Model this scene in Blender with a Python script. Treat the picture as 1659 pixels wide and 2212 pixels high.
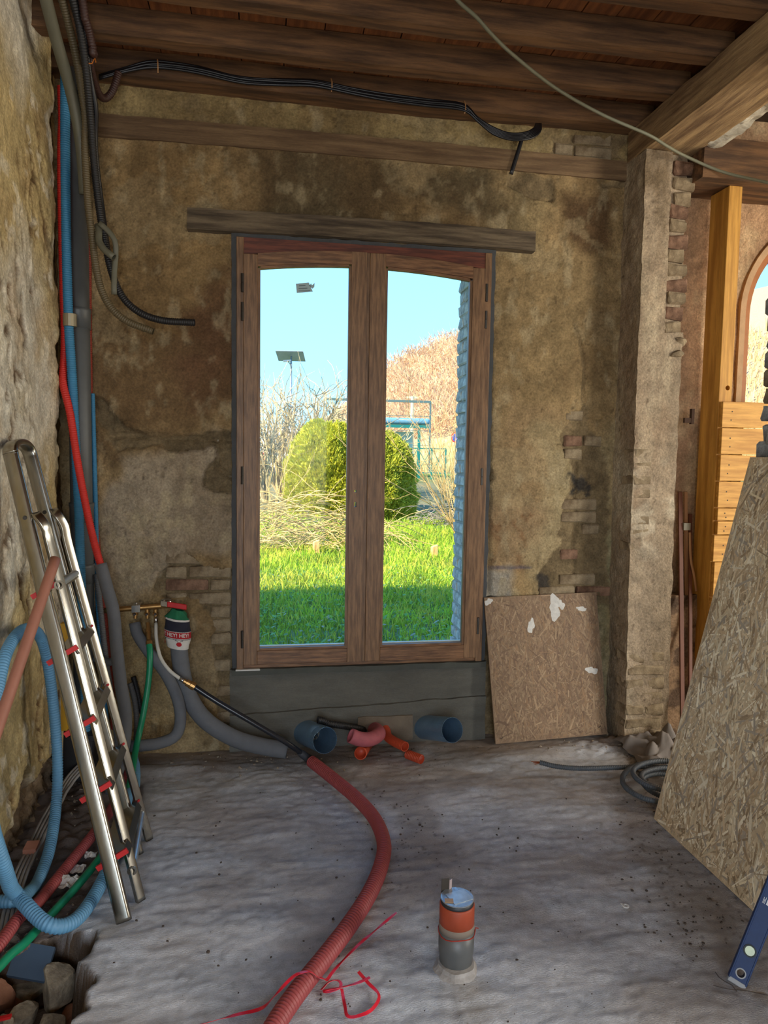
import bpy, bmesh, math, random
import numpy as np
from mathutils import Vector, Matrix

for o in list(bpy.data.objects):
    bpy.data.objects.remove(o, do_unlink=True)
scene = bpy.context.scene
COL = scene.collection
random.seed(7)
RNG = np.random.default_rng(7)

# ------------------------------------------------------------------ camera
IW, IH, FPX = 1659.0, 2212.0, 1534.0
CAM_H = 1.55
YAW, PITCH, ROLL = (math.radians(a) for a in (9.6, 4.4, 0.9))
_fw = np.array([math.sin(YAW)*math.cos(PITCH), math.cos(YAW)*math.cos(PITCH), -math.sin(PITCH)])
_r0 = np.array([math.cos(YAW), -math.sin(YAW), 0.0])
_u0 = np.cross(_r0, _fw)
_rt = _r0*math.cos(ROLL) + _u0*math.sin(ROLL)
_up = _u0*math.cos(ROLL) - _r0*math.sin(ROLL)
cam_data = bpy.data.cameras.new('camera')
cam_data.sensor_fit = 'HORIZONTAL'
cam_data.sensor_width = 36.0
cam_data.lens = 36.0*FPX/IW
cam_data.clip_start, cam_data.clip_end = 0.05, 2000.0
camera = bpy.data.objects.new('camera', cam_data)
COL.objects.link(camera)
camera.matrix_world = Matrix(((_rt[0], _up[0], -_fw[0], 0.0), (_rt[1], _up[1], -_fw[1], 0.0),
                              (_rt[2], _up[2], -_fw[2], CAM_H), (0, 0, 0, 1)))
scene.camera = camera

# ------------------------------------------------------------------ light and exposure
vs = scene.view_settings
vs.view_transform = 'Standard'
vs.look = 'None'
vs.gamma = 1.0
vs.use_curve_mapping = False
vs.exposure = 1.1
scene.cycles.use_denoising = True
scene.cycles.max_bounces = 10
scene.cycles.diffuse_bounces = 5
scene.cycles.glossy_bounces = 4
scene.cycles.transparent_max_bounces = 12
scene.cycles.sample_clamp_indirect = 6.0
scene.cycles.caustics_reflective = False
scene.cycles.caustics_refractive = False

world = bpy.data.worlds.new('world')
scene.world = world
world.use_nodes = True
wn = world.node_tree
wn.nodes.clear()
w_out = wn.nodes.new('ShaderNodeOutputWorld')
w_bg = wn.nodes.new('ShaderNodeBackground')
w_tc = wn.nodes.new('ShaderNodeTexCoord')
w_sep = wn.nodes.new('ShaderNodeSeparateXYZ')
w_ramp = wn.nodes.new('ShaderNodeValToRGB')
wn.links.new(w_tc.outputs['Generated'], w_sep.inputs[0])
wn.links.new(w_sep.outputs['Z'], w_ramp.inputs[0])
wn.links.new(w_ramp.outputs['Color'], w_bg.inputs['Color'])
wn.links.new(w_bg.outputs[0], w_out.inputs[0])
cr = w_ramp.color_ramp          # clear blue sky, the same all round
cr.elements[0].position = 0.0
cr.elements[0].color = (0.36, 0.72, 0.98, 1)
cr.elements[1].position = 0.9
cr.elements[1].color = (0.11, 0.33, 0.80, 1)
e = cr.elements.new(0.12); e.color = (0.25, 0.60, 0.96, 1)
e = cr.elements.new(0.35); e.color = (0.19, 0.50, 0.92, 1)
w_bg.inputs['Strength'].default_value = 1.25

def light(name, kind, loc, target, energy, color, **kw):
    d = bpy.data.lights.new(name, kind)
    d.energy = energy
    d.color = color
    for k, v in kw.items():
        setattr(d, k, v)
    o = bpy.data.objects.new(name, d)
    COL.objects.link(o)
    o.location = loc
    o.rotation_euler = (Vector(target) - Vector(loc)).to_track_quat('-Z', 'Y').to_euler()
    return o

# low winter sun over the roof, almost along the facade
light('sun_offscreen', 'SUN', (-20, -10, 20), (-20+0.815, -10+0.45, 20-0.62), 6.4, (1.0, 0.87, 0.62), angle=0.009)
# daylight through the doorway behind the camera and through the side windows of the next room
light('rear_doorway_offscreen', 'AREA', (0.0, -2.38, 1.35), (0.55, 3.0, 1.05), 40.0, (0.96, 0.97, 1.0),
      shape='RECTANGLE', size=1.7, size_y=2.1)
light('side_window_offscreen', 'AREA', (5.14, -0.35, 1.75), (0.0, 2.0, 1.3), 98.0, (1.0, 0.92, 0.79),
      shape='RECTANGLE', size=1.5, size_y=1.8)
light('annex_window_offscreen', 'AREA', (5.14, 2.7, 1.75), (2.6, 3.6, 1.7), 26.0, (1.0, 0.82, 0.56),
      shape='RECTANGLE', size=1.2, size_y=1.7)

# ------------------------------------------------------------------ pixel helpers (a direction, cut with a real plane)
CAM = np.array([0.0, 0.0, CAM_H])
def ray(px, py):
    return _rt*(px-IW/2)/FPX - _up*(py-IH/2)/FPX + _fw
def cut(px, py, ax, val):
    d = ray(px, py)
    return CAM + d*((val-CAM[ax])/d[ax])
def PX(px, py, x): return cut(px, py, 0, x)
def PY(px, py, y): return cut(px, py, 1, y)
def PZ(px, py, z=0.0): return cut(px, py, 2, z)
WALL_Y, LEFT_X, BEAM_X = 3.72, -0.95, 1.93
def PW(px, py, off=0.0): return PY(px, py, WALL_Y-off)
def PL(px, py, off=0.0): return PX(px, py, LEFT_X+off)

# ------------------------------------------------------------------ noise
def _h(ix, iy, iz, seed):
    n = (ix.astype(np.int64)*374761393 + iy.astype(np.int64)*668265263 + iz.astype(np.int64)*2147483647 + seed*1274126177) & 0xFFFFFFFF
    n = ((n ^ (n >> 13))*1274126177) & 0xFFFFFFFF
    n = n ^ (n >> 16)
    return (n & 0xFFFFFF)/float(0xFFFFFF)
def vnoise(x, y, z=0.0, seed=0):
    x, y, z = np.broadcast_arrays(np.asarray(x, float), np.asarray(y, float), np.asarray(z, float))
    ix, iy, iz = np.floor(x), np.floor(y), np.floor(z)
    fx, fy, fz = x-ix, y-iy, z-iz
    fx, fy, fz = (f*f*(3-2*f) for f in (fx, fy, fz))
    r = 0
    for a in (0, 1):
        for b in (0, 1):
            for c in (0, 1):
                w = (fx if a else 1-fx)*(fy if b else 1-fy)*(fz if c else 1-fz)
                r = r + w*_h(ix+a, iy+b, iz+c, seed)
    return r*2-1
def fbm(x, y, z=0.0, octaves=4, seed=0, gain=0.5):
    r, a, s = 0, 1.0, 1.0
    for i in range(octaves):
        r = r + a*vnoise(np.asarray(x)*s, np.asarray(y)*s, np.asarray(z)*s, seed+i*17)
        a *= gain; s *= 2.03
    return r
def sstep(a, b, x):
    t = np.clip((np.asarray(x, float)-a)/(b-a), 0, 1)
    return t*t*(3-2*t)
def mixc(c, col, m):
    return c*(1-m[..., None]) + np.array(col)*m[..., None]
def poly_sd(px, py, poly):
    """signed distance to a polygon, negative inside"""
    px, py = np.asarray(px), np.asarray(py)
    d = np.full(px.shape, 1e9)
    inside = np.zeros(px.shape, bool)
    n = len(poly)
    for i in range(n):
        ax, ay = poly[i]; bx, by = poly[(i+1) % n]
        ex, ey = bx-ax, by-ay
        t = np.clip(((px-ax)*ex+(py-ay)*ey)/(ex*ex+ey*ey+1e-12), 0, 1)
        d = np.minimum(d, np.hypot(px-ax-t*ex, py-ay-t*ey))
        c = ((ay > py) != (by > py)) & (px < (bx-ax)*(py-ay)/((by-ay)+1e-12)+ax)
        inside ^= c
    return np.where(inside, -d, d)

# ------------------------------------------------------------------ materials
def lin(r, g, b):
    f = lambda c: c/12.92 if c <= 0.04045 else ((c+0.055)/1.055)**2.4
    return (f(r/255), f(g/255), f(b/255))
MATS = {}
def material(name, color=(0.5, 0.5, 0.5), rough=0.7, metal=0.0, attr=False, vary=0.25, scale=8.0, stretch=(1, 1, 1),
             bump=0.0, bump_scale=60.0, bump_dist=0.004, fine=0.0, fine_scale=180.0, spec=0.5, dark=None, coat=0.0, transmission=0.0,
             translucent=0.0, sheen=0.0):
    if name in MATS:
        return MATS[name]
    m = bpy.data.materials.new(name)
    m.use_nodes = True
    nt = m.node_tree
    N, L = nt.nodes, nt.links
    b = N['Principled BSDF']
    b.inputs['Roughness'].default_value = rough
    b.inputs['Metallic'].default_value = metal
    b.inputs['Specular IOR Level'].default_value = spec
    b.inputs['Coat Weight'].default_value = coat
    if transmission: b.inputs['Transmission Weight'].default_value = transmission
    tc = N.new('ShaderNodeTexCoord')
    mp = N.new('ShaderNodeMapping')
    mp.inputs['Scale'].default_value = stretch
    L.new(tc.outputs['Object'], mp.inputs[0])
    nz = N.new('ShaderNodeTexNoise')
    nz.inputs['Scale'].default_value = scale
    nz.inputs['Detail'].default_value = 6.0
    nz.inputs['Roughness'].default_value = 0.62
    L.new(mp.outputs[0], nz.inputs['Vector'])
    mr = N.new('ShaderNodeMapRange')
    mr.inputs['From Min'].default_value = 0.28
    mr.inputs['From Max'].default_value = 0.72
    mr.inputs['To Min'].default_value = 1.0-vary
    mr.inputs['To Max'].default_value = 1.0+vary*0.8
    L.new(nz.outputs['Fac'], mr.inputs['Value'])
    fac = mr.outputs[0]
    if fine > 0:
        n2 = N.new('ShaderNodeTexNoise')
        n2.inputs['Scale'].default_value = fine_scale
        n2.inputs['Detail'].default_value = 3.0
        L.new(mp.outputs[0], n2.inputs['Vector'])
        m2 = N.new('ShaderNodeMapRange')
        m2.inputs['From Min'].default_value = 0.3
        m2.inputs['From Max'].default_value = 0.7
        m2.inputs['To Min'].default_value = 1.0-fine
        m2.inputs['To Max'].default_value = 1.0+fine
        L.new(n2.outputs['Fac'], m2.inputs['Value'])
        mu = N.new('ShaderNodeMath'); mu.operation = 'MULTIPLY'
        L.new(fac, mu.inputs[0]); L.new(m2.outputs[0], mu.inputs[1])
        fac = mu.outputs[0]
    vm = N.new('ShaderNodeVectorMath'); vm.operation = 'SCALE'
    if attr:
        at = N.new('ShaderNodeAttribute'); at.attribute_name = 'Col'
        L.new(at.outputs['Color'], vm.inputs[0])
    elif dark is not None:
        mx = N.new('ShaderNodeMix'); mx.data_type = 'RGBA'
        mx.inputs['A'].default_value = (*dark, 1); mx.inputs['B'].default_value = (*color, 1)
        mr3 = N.new('ShaderNodeMapRange')
        mr3.inputs['From Min'].default_value = 0.38; mr3.inputs['From Max'].default_value = 0.60
        L.new(nz.outputs['Fac'], mr3.inputs['Value'])
        L.new(mr3.outputs[0], mx.inputs['Factor'])
        L.new(mx.outputs['Result'], vm.inputs[0])
    else:
        vm.inputs[0].default_value = color
    L.new(fac, vm.inputs['Scale'])
    L.new(vm.outputs[0], b.inputs['Base Color'])
    if bump > 0:
        n3 = N.new('ShaderNodeTexNoise')
        n3.inputs['Scale'].default_value = bump_scale
        n3.inputs['Detail'].default_value = 5.0
        n3.inputs['Roughness'].default_value = 0.65
        L.new(mp.outputs[0], n3.inputs['Vector'])
        bp = N.new('ShaderNodeBump')
        bp.inputs['Strength'].default_value = bump
        bp.inputs['Distance'].default_value = bump_dist
        L.new(n3.outputs['Fac'], bp.inputs['Height'])
        L.new(bp.outputs[0], b.inputs['Normal'])
    if translucent > 0:
        out = N['Material Output']
        tl = N.new('ShaderNodeBsdfTranslucent')
        L.new(vm.outputs[0], tl.inputs['Color'])
        ms = N.new('ShaderNodeMixShader'); ms.inputs[0].default_value = translucent
        L.new(b.outputs[0], ms.inputs[1]); L.new(tl.outputs[0], ms.inputs[2])
        L.new(ms.outputs[0], out.inputs['Surface'])
    MATS[name] = m
    return m

def glass_material():
    m = bpy.data.materials.new('window glass')
    m.use_nodes = True
    N, L = m.node_tree.nodes, m.node_tree.links
    N.clear()
    out = N.new('ShaderNodeOutputMaterial')
    tr = N.new('ShaderNodeBsdfTransparent'); tr.inputs[0].default_value = (0.965, 0.985, 0.98, 1)
    gl = N.new('ShaderNodeBsdfGlossy'); gl.inputs['Roughness'].default_value = 0.02
    fr = N.new('ShaderNodeFresnel'); fr.inputs['IOR'].default_value = 1.16
    mx = N.new('ShaderNodeMixShader')
    L.new(fr.outputs[0], mx.inputs[0]); L.new(tr.outputs[0], mx.inputs[1]); L.new(gl.outputs[0], mx.inputs[2])
    L.new(mx.outputs[0], out.inputs[0])
    return m
M_GLASS = glass_material()

# ------------------------------------------------------------------ object helpers
def _origin_of(o):
    return np.array(o.matrix_basis.translation) if o.parent is None else _origin_of(o.parent)+np.array(o.matrix_basis.translation)
def tag(o, label=None, cat=None, group=None, kind=None):
    if label: o['label'] = label
    if cat: o['category'] = cat
    if group: o['group'] = group
    if kind: o['kind'] = kind
    return o
def thing(name, base, label, cat, group=None):
    o = bpy.data.objects.new(name, None)
    o.empty_display_size = 0.05
    COL.objects.link(o)
    o.location = Vector([float(c) for c in base])
    return tag(o, label, cat, group)
def mesh_obj(name, verts, faces, mat, parent=None, smooth=False, cols=None, origin=None, face_mats=None):
    """verts in world space; the object's origin goes to its base (top-level) or to its parent's origin (a part)"""
    v = np.asarray(verts, float).reshape(-1, 3)
    if origin is None:
        if parent is not None:
            og = _origin_of(parent)
        else:
            og = np.array([(v[:, 0].min()+v[:, 0].max())/2, (v[:, 1].min()+v[:, 1].max())/2, v[:, 2].min()])
    else:
        og = np.asarray(origin, float)
    me = bpy.data.meshes.new(name)
    me.from_pydata((v-og).tolist(), [], faces if isinstance(faces, list) else faces.tolist())
    ml = mat if isinstance(mat, (list, tuple)) else [mat]
    for mm in ml: me.materials.append(mm)
    if face_mats is not None:
        me.polygons.foreach_set('material_index', np.asarray(face_mats, np.int32))
    if smooth:
        me.polygons.foreach_set('use_smooth', np.ones(len(me.polygons), bool))
    if cols is not None:
        a = me.attributes.new('Col', 'FLOAT_COLOR', 'POINT')
        c = np.ones((len(v), 4), np.float32); c[:, :3] = np.clip(cols, 0, 1)
        a.data.foreach_set('color', c.ravel())
    me.update()
    o = bpy.data.objects.new(name, me)
    COL.objects.link(o)
    if parent is not None:
        o.parent = parent
        o.location = Vector(og-_origin_of(parent))
    else:
        o.location = Vector(og)
    return o
class MB:
    """collects several shapes into one mesh"""
    def __init__(s): s.v, s.f, s.n = [], [], 0
    def add(s, vf):
        v, f = vf
        v = np.asarray(v, float)
        s.v.append(v); s.f.extend([[i+s.n for i in q] for q in f]); s.n += len(v)
        return s
    def build(s, name, mat, parent=None, **kw):
        return mesh_obj(name, np.concatenate(s.v), s.f, mat, parent, **kw)
BOXF = [[0, 1, 3, 2], [4, 6, 7, 5], [0, 4, 5, 1], [2, 3, 7, 6], [0, 2, 6, 4], [1, 5, 7, 3]]
def box(x0, x1, y0, y1, z0, z1):
    return [(x, y, z) for x in (x0, x1) for y in (y0, y1) for z in (z0, z1)], [list(reversed(f)) for f in BOXF]
def obox(c, ax, ay, az, hx, hy, hz):
    c = np.asarray(c, float)
    ax, ay, az = (np.asarray(a, float)/np.linalg.norm(a) for a in (ax, ay, az))
    return [c+sx*hx*ax+sy*hy*ay+sz*hz*az for sx in (-1, 1) for sy in (-1, 1) for sz in (-1, 1)], [list(reversed(f)) for f in BOXF]
def bevel(o, w, seg=2):
    m = o.modifiers.new('bevel', 'BEVEL'); m.width = w; m.segments = seg; m.limit_method = 'ANGLE'
    return o
def unit(a):
    a = np.asarray(a, float); return a/(np.linalg.norm(a)+1e-12)
def catmull(pts, per=12):
    p = [np.asarray(q, float) for q in pts]
    if len(p) == 2: return np.array([p[0]+(p[1]-p[0])*t for t in np.linspace(0, 1, per+1)])
    p = [2*p[0]-p[1]]+p+[2*p[-1]-p[-2]]
    out = []
    for i in range(1, len(p)-2):
        a, b, c, d = p[i-1:i+3]
        for t in np.linspace(0, 1, per, endpoint=False):
            out.append(0.5*((2*b)+(c-a)*t+(2*a-5*b+4*c-d)*t*t+(3*b-a-3*c+d)*t**3))
    out.append(p[-2])
    return np.array(out)
def resample(poly, step):
    d = np.r_[0, np.cumsum(np.linalg.norm(np.diff(poly, axis=0), axis=1))]
    n = max(2, int(round(d[-1]/step))+1)
    t = np.linspace(0, d[-1], n)
    return np.stack([np.interp(t, d, poly[:, k]) for k in range(3)], 1)
def frames(c, up=None):
    tg = np.gradient(c, axis=0)
    tg /= np.linalg.norm(tg, axis=1)[:, None]+1e-12
    u = np.zeros_like(c)
    a = np.array([0, 0, 1.0]) if up is None else np.asarray(up, float)
    if abs(tg[0]@unit(a)) > 0.95: a = np.array([1.0, 0.1, 0])
    a = unit(a-tg[0]*(a@tg[0]))
    for i in range(len(c)):
        a = unit(a-tg[i]*(a@tg[i]))
        u[i] = a
    return tg, u, np.cross(tg, u)
def bridge(nr, n, cap0=True, cap1=True):
    f = []
    for i in range(nr-1):
        for j in range(n):
            k = (j+1) % n
            f.append([i*n+j, i*n+k, (i+1)*n+k, (i+1)*n+j])
    if cap0: f.append(list(range(n-1, -1, -1)))
    if cap1: f.append([(nr-1)*n+j for j in range(n)])
    return f
def tube(pts, r, n=12, pitch=None, depth=0.0, step=0.02, hollow='', wall=0.14, inner=0.07, smooth=True, squash=None, per=12):
    """round or corrugated tube along a smooth path; hollow: 's', 'e' or 'se' for open ends"""
    path = catmull(pts, per)
    if pitch:
        c = resample(path, pitch/4.0)
        k = np.arange(len(c)) % 4
        rad = np.where(k < 2, r, r-depth)
    else:
        c = resample(path, step)
        rad = np.full(len(c), r)
    tg, u, w = frames(c)
    C, U, Wv, Rr = list(c), list(u), list(w), list(rad)
    if 'e' in hollow:
        k = max(1, int(inner/np.linalg.norm(c[1]-c[0])))
        ii = [-1, -1] + [-1-k]
        for i in ii: C.append(c[i]); U.append(u[i]); Wv.append(w[i]); Rr.append(r*(1-wall))
    if 's' in hollow:
        k = min(len(c)-1, max(1, int(inner/np.linalg.norm(c[1]-c[0]))))
        for i in (0, 0, k): C.insert(0, c[i]); U.insert(0, u[i]); Wv.insert(0, w[i]); Rr.insert(0, r*(1-wall))
    C, U, Wv, Rr = (np.array(q) for q in (C, U, Wv, Rr))
    a = np.arange(n)*2*math.pi/n
    sx, sy = squash or (1, 1)
    V = C[:, None, :]+Rr[:, None, None]*(np.cos(a)[None, :, None]*U[:, None, :]*sx+np.sin(a)[None, :, None]*Wv[:, None, :]*sy)
    return V.reshape(-1, 3), bridge(len(C), n)
TUBES = {}
def register(key, pts, r): TUBES[key] = (np.asarray(pts, float), r)
def _others(p, r, skip, only=None):
    lo, hi = p.min(0)-0.2, p.max(0)+0.2
    O, R = [], []
    for k, (q, rq) in TUBES.items():
        if any(k.startswith(x) for x in skip): continue
        if only is not None and not any(k.startswith(x) for x in only): continue
        m = np.all((q > lo) & (q < hi), axis=1)
        if m.any(): O.append(q[m]); R.append(np.full(m.sum(), rq))
    return (np.concatenate(O), np.concatenate(R)) if O else (None, None)
def _soft(x, k=5):
    w = np.hanning(2*k+3)[1:-1]; w /= w.sum()
    pad = [(k, k)]+[(0, 0)]*(x.ndim-1)
    xp = np.pad(x, pad, mode='edge')
    return sum(w[i]*xp[i:i+len(x)] for i in range(2*k+1))
FLOOR_KEYS = ('cable', 'red2', 'green', 'blue2')
def route(key, pts, r, mode='push', skip=(), step=0.012, gap=0.0006, only=FLOOR_KEYS, slope=0.32):
    """lay a pipe so that it lies against the pipes already there and does not run through them"""
    p = resample(catmull(pts), step)
    if mode == 'both': O, R = _others(p, r, tuple(skip)+FLOOR_KEYS)
    else: O, R = _others(p, r, skip, only if mode == 'drape' else None)
    if O is not None and mode in ('push', 'both'):
        for it in range(60):
            tg = np.gradient(p, axis=0); tg /= np.linalg.norm(tg, axis=1)[:, None]+1e-9
            D = p[:, None]-O[None]; d = np.linalg.norm(D, axis=2)
            ov = r+R[None]+gap-d
            j = ov.argmax(1); m = ov[np.arange(len(p)), j]
            if m.max() < 0.0004: break
            v = D[np.arange(len(p)), j]; v = v-tg*np.sum(v*tg, 1)[:, None]
            n = np.linalg.norm(v, axis=1)[:, None]
            v = np.where(n > 0.003, v/(n+1e-9), unit([0.25, -0.95, 0.05]))
            sh = v*np.clip(m, 0, None)[:, None]
            p = p+np.where((m > 0)[:, None], 0.55*sh, 0)+0.45*_soft(sh)
            p[:, 1] = np.minimum(p[:, 1], 3.745-r)
            p[:, 0] = np.maximum(p[:, 0], -0.985+r)
    if mode == 'both': O, R = _others(p, r, skip, only)
    if O is not None and mode in ('drape', 'both'):
        z = p[:, 2].copy()
        def need(z):
            dx = np.hypot(p[:, None, 0]-O[None, :, 0], p[:, None, 1]-O[None, :, 1]); s = r+R[None]+gap
            q = np.where((dx < s) & (O[None, :, 2] < 0.062) & (z[:, None] < 0.12), O[None, :, 2]+np.sqrt(np.clip(s*s-dx*dx, 0, None)), -9)
            return np.maximum(z, q.max(1))
        ds = np.abs(np.arange(len(p))[:, None]-np.arange(len(p))[None])*step
        for it in range(3):
            up = need(z)-z; up = np.maximum((up[None]-slope*np.maximum(ds-0.02, 0)).max(1), 0)     # only what has to rise, eased out on both sides
            z = need(z+_soft(up, 3))
        p[:, 2] = z
        p = np.concatenate([p[:1], _soft(p, 1)[1:-1], p[-1:]])
    register(key, p, r)
    return p
def rtube(key, pts, r, *args, mode='push', skip=(), **kw):
    kw['per'] = 2
    return tube(route(key, pts, r, mode, skip), r, *args, **kw)
def cut_hole(o, c, axis, r, depth):
    """bore a real hole into a mesh"""
    axis = unit(axis)
    cu = mesh_obj('bore', *lathe(np.asarray(c)+axis*0.01, -axis, [(0, 0.0), (0, r), (depth+0.01, r), (depth+0.01, 0.0)], 24), o.data.materials[0], origin=(0, 0, 0))
    m = o.modifiers.new('bore', 'BOOLEAN'); m.operation = 'DIFFERENCE'; m.solver = 'EXACT'; m.object = cu
    bpy.context.view_layer.update()
    dg = bpy.context.evaluated_depsgraph_get()
    me = bpy.data.meshes.new_from_object(o.evaluated_get(dg))
    o.modifiers.clear(); o.data = me
    bpy.data.objects.remove(cu, do_unlink=True)
def sweep(path, prof, up, ups=None):
    """closed 2D profile (u, w) swept along a path"""
    c = np.asarray(path, float)
    tg, u, w = frames(c, up)
    p = np.asarray(prof, float)
    V = c[:, None, :]+p[None, :, :1]*u[:, None, :]+p[None, :, 1:]*w[:, None, :]
    return V.reshape(-1, 3), bridge(len(c), len(p))
def lathe(base, axis, prof, n=24, ring=False):
    axis = unit(axis); a = np.array([1.0, 0, 0]) if abs(axis[0]) < 0.8 else np.array([0, 1.0, 0])
    u = unit(a-axis*(a@axis)); w = np.cross(axis, u)
    base = np.asarray(base, float)
    ang = np.arange(n)*2*math.pi/n
    if ring: prof = list(prof)+[prof[0]]
    V = [base+axis*h+r*(math.cos(t)*u+math.sin(t)*w) for h, r in prof for t in ang]
    return V, bridge(len(prof), n, not ring, not ring)
def grid(nu, nv, fn, keep=None):
    """fn(u, v) -> (N,3) array over a regular 0..1 grid"""
    U, V = np.meshgrid(np.linspace(0, 1, nu), np.linspace(0, 1, nv), indexing='ij')
    P = fn(U, V)
    I = np.arange(nu*nv).reshape(nu, nv)
    q = np.stack([I[:-1, :-1], I[1:, :-1], I[1:, 1:], I[:-1, 1:]], -1)
    if keep is not None: q = q[keep]
    return P.reshape(-1, 3), q.reshape(-1, 4)
def compact(v, f):
    used = np.unique(f); m = np.full(len(v), -1); m[used] = np.arange(len(used))
    return used, m[f]
def rough_box(x0, x1, y0, y1, z0, z1, res, amp, seed, freq=9.0, big=0.0):
    """box of fine grids pushed about by one noise field"""
    mb_v, mb_f, n0 = [], [], 0
    X, Y, Z = (x0, x1), (y0, y1), (z0, z1)
    def face(o, a, b, flip):
        nonlocal n0
        na = max(2, int(np.linalg.norm(a)/res)+1); nb = max(2, int(np.linalg.norm(b)/res)+1)
        v, q = grid(na, nb, lambda U, V: np.asarray(o)+U[..., None]*np.asarray(a)+V[..., None]*np.asarray(b))
        if flip: q = q[:, ::-1]
        mb_v.append(v); mb_f.append(q+n0); n0 += len(v)
    dx, dy, dz = x1-x0, y1-y0, z1-z0
    face((x0, y0, z0), (dx, 0, 0), (0, 0, dz), False)
    face((x0, y1, z0), (dx, 0, 0), (0, 0, dz), True)
    face((x0, y0, z0), (0, dy, 0), (0, 0, dz), True)
    face((x1, y0, z0), (0, dy, 0), (0, 0, dz), False)
    face((x0, y0, z0), (dx, 0, 0), (0, dy, 0), True)
    face((x0, y0, z1), (dx, 0, 0), (0, dy, 0), False)
    v, f = np.concatenate(mb_v), np.concatenate(mb_f)
    d = np.stack([fbm(v[:, 0]*freq+k*31, v[:, 1]*freq, v[:, 2]*freq, 4, seed+k) for k in range(3)], 1)*amp
    if big: d += np.stack([fbm(v[:, 0]*1.3+k*11, v[:, 1]*1.3, v[:, 2]*1.3, 2, seed+40+k) for k in range(3)], 1)*big
    return v+d, f
def brick_mesh(name, L, H, D, mat, seed, bev=0.008, amp=0.004):
    """one worn brick, centred, long side on x, depth on y"""
    bm = bmesh.new()
    bmesh.ops.create_cube(bm, size=1.0)
    bmesh.ops.scale(bm, vec=(L, D, H), verts=bm.verts)
    bmesh.ops.bevel(bm, geom=bm.edges[:], offset=bev, segments=1, affect='EDGES')
    rr = random.Random(seed)
    for v in bm.verts:
        v.co += Vector((rr.uniform(-amp, amp), rr.uniform(-amp, amp), rr.uniform(-amp, amp)))
    me = bpy.data.meshes.new(name); bm.to_mesh(me); bm.free()
    me.materials.append(mat)
    return me
def place_piece(name, me, parent, loc, rot=(0, 0, 0)):
    o = bpy.data.objects.new(name, me)
    COL.objects.link(o)
    o.parent = parent
    o.location = Vector(np.asarray(loc, float)-_origin_of(parent))
    o.rotation_euler = rot
    return o
def text_vf(s, size, extrude=0.0, bold=False):
    cu = bpy.data.curves.new('lettering', 'FONT')
    cu.body = s; cu.size = size; cu.extrude = extrude; cu.resolution_u = 3
    cu.align_x = 'CENTER'; cu.align_y = 'CENTER'
    if bold: cu.offset = size*0.02
    ob = bpy.data.objects.new('lettering', cu); COL.objects.link(ob)
    dg = bpy.context.evaluated_depsgraph_get()
    me = bpy.data.meshes.new_from_object(ob.evaluated_get(dg))
    v = np.array([q.co[:] for q in me.vertices]); f = [list(p.vertices) for p in me.polygons]
    bpy.data.objects.remove(ob, do_unlink=True); bpy.data.meshes.remove(me)
    return v, f
def rock_vf(c, sx, sy, sz, seed, sub=2, amp=0.22):
    bm = bmesh.new(); bmesh.ops.create_icosphere(bm, subdivisions=sub, radius=1.0)
    v = np.array([q.co[:] for q in bm.verts]); f = [[w.index for w in p.verts] for p in bm.faces]; bm.free()
    rr = np.random.default_rng(seed)
    for _ in range(13):   # chop flat facets
        n = rr.normal(size=3); n /= np.linalg.norm(n); k = rr.uniform(0.40, 0.78)
        d = v@n-k; v = v-np.where(d > 0, d, 0)[:, None]*n
    v = v*(1+amp*0.2*fbm(v[:, 0]*4+seed, v[:, 1]*2, v[:, 2]*2, 3, seed)[:, None])
    q = rr.normal(size=4); R = np.array(Matrix.Rotation(rr.uniform(0, 6.28), 3, Vector(q[:3]).normalized()))
    v = v*np.array([sx, sy, sz])
    if sub > 0: v = v@np.array(Matrix.Rotation(rr.uniform(0, 6.28), 3, 'Z')).T
    return v+np.asarray(c), f
def proj(P):
    d = np.asarray(P, float)-CAM
    z = d@_fw
    return IW/2+FPX*(d@_rt)/z, IH/2-FPX*(d@_up)/z

# ================================================================== MATERIALS
M_PLASTER = material('old lime plaster', attr=True, rough=0.93, vary=0.30, scale=16, bump=0.9, bump_scale=34, bump_dist=0.014, fine=0.22, fine_scale=95, spec=0.15)
M_FLOOR = material('trowelled screed', attr=True, rough=0.5, vary=0.16, scale=7, stretch=(1, 2.4, 1), bump=1.0, bump_scale=120, bump_dist=0.0045, fine=0.24, fine_scale=330, spec=0.45)
M_OAK = material('oiled oak', lin(138, 104, 72), rough=0.5, vary=0.25, scale=14, stretch=(6, 6, 0.5), dark=lin(110, 80, 54), bump=0.15, bump_scale=40, fine=0.08)
M_OAKH = material('oiled oak rail', lin(136, 98, 66), rough=0.5, vary=0.25, scale=14, stretch=(0.5, 6, 6), dark=lin(100, 68, 44), bump=0.15, bump_scale=40, fine=0.08)
M_HEAD = material('stained head board', lin(112, 58, 40), rough=0.55, vary=0.25, scale=14, stretch=(0.5, 6, 6), dark=lin(84, 42, 30))
M_JOIST = material('old joist wood', lin(112, 80, 50), rough=0.8, vary=0.35, scale=7, stretch=(0.35, 4, 4), dark=lin(80, 55, 34), bump=0.4, bump_scale=60, fine=0.1)
M_BOARD = material('ceiling board wood', lin(128, 78, 40), rough=0.8, vary=0.3, scale=7, stretch=(4, 0.4, 4), dark=lin(110, 62, 30), bump=0.3, fine=0.1)
M_BEAM = material('weathered beam oak', lin(168, 140, 100), rough=0.85, vary=0.3, scale=6, stretch=(4, 0.3, 4), dark=lin(120, 92, 62), bump=0.6, bump_scale=50, bump_dist=0.006, fine=0.1)
M_TIMBER = material('grey lintel timber', lin(112, 98, 78), rough=0.9, vary=0.35, scale=8, stretch=(0.3, 4, 4), dark=lin(78, 66, 52), bump=0.6, bump_scale=55, fine=0.12)
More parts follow.
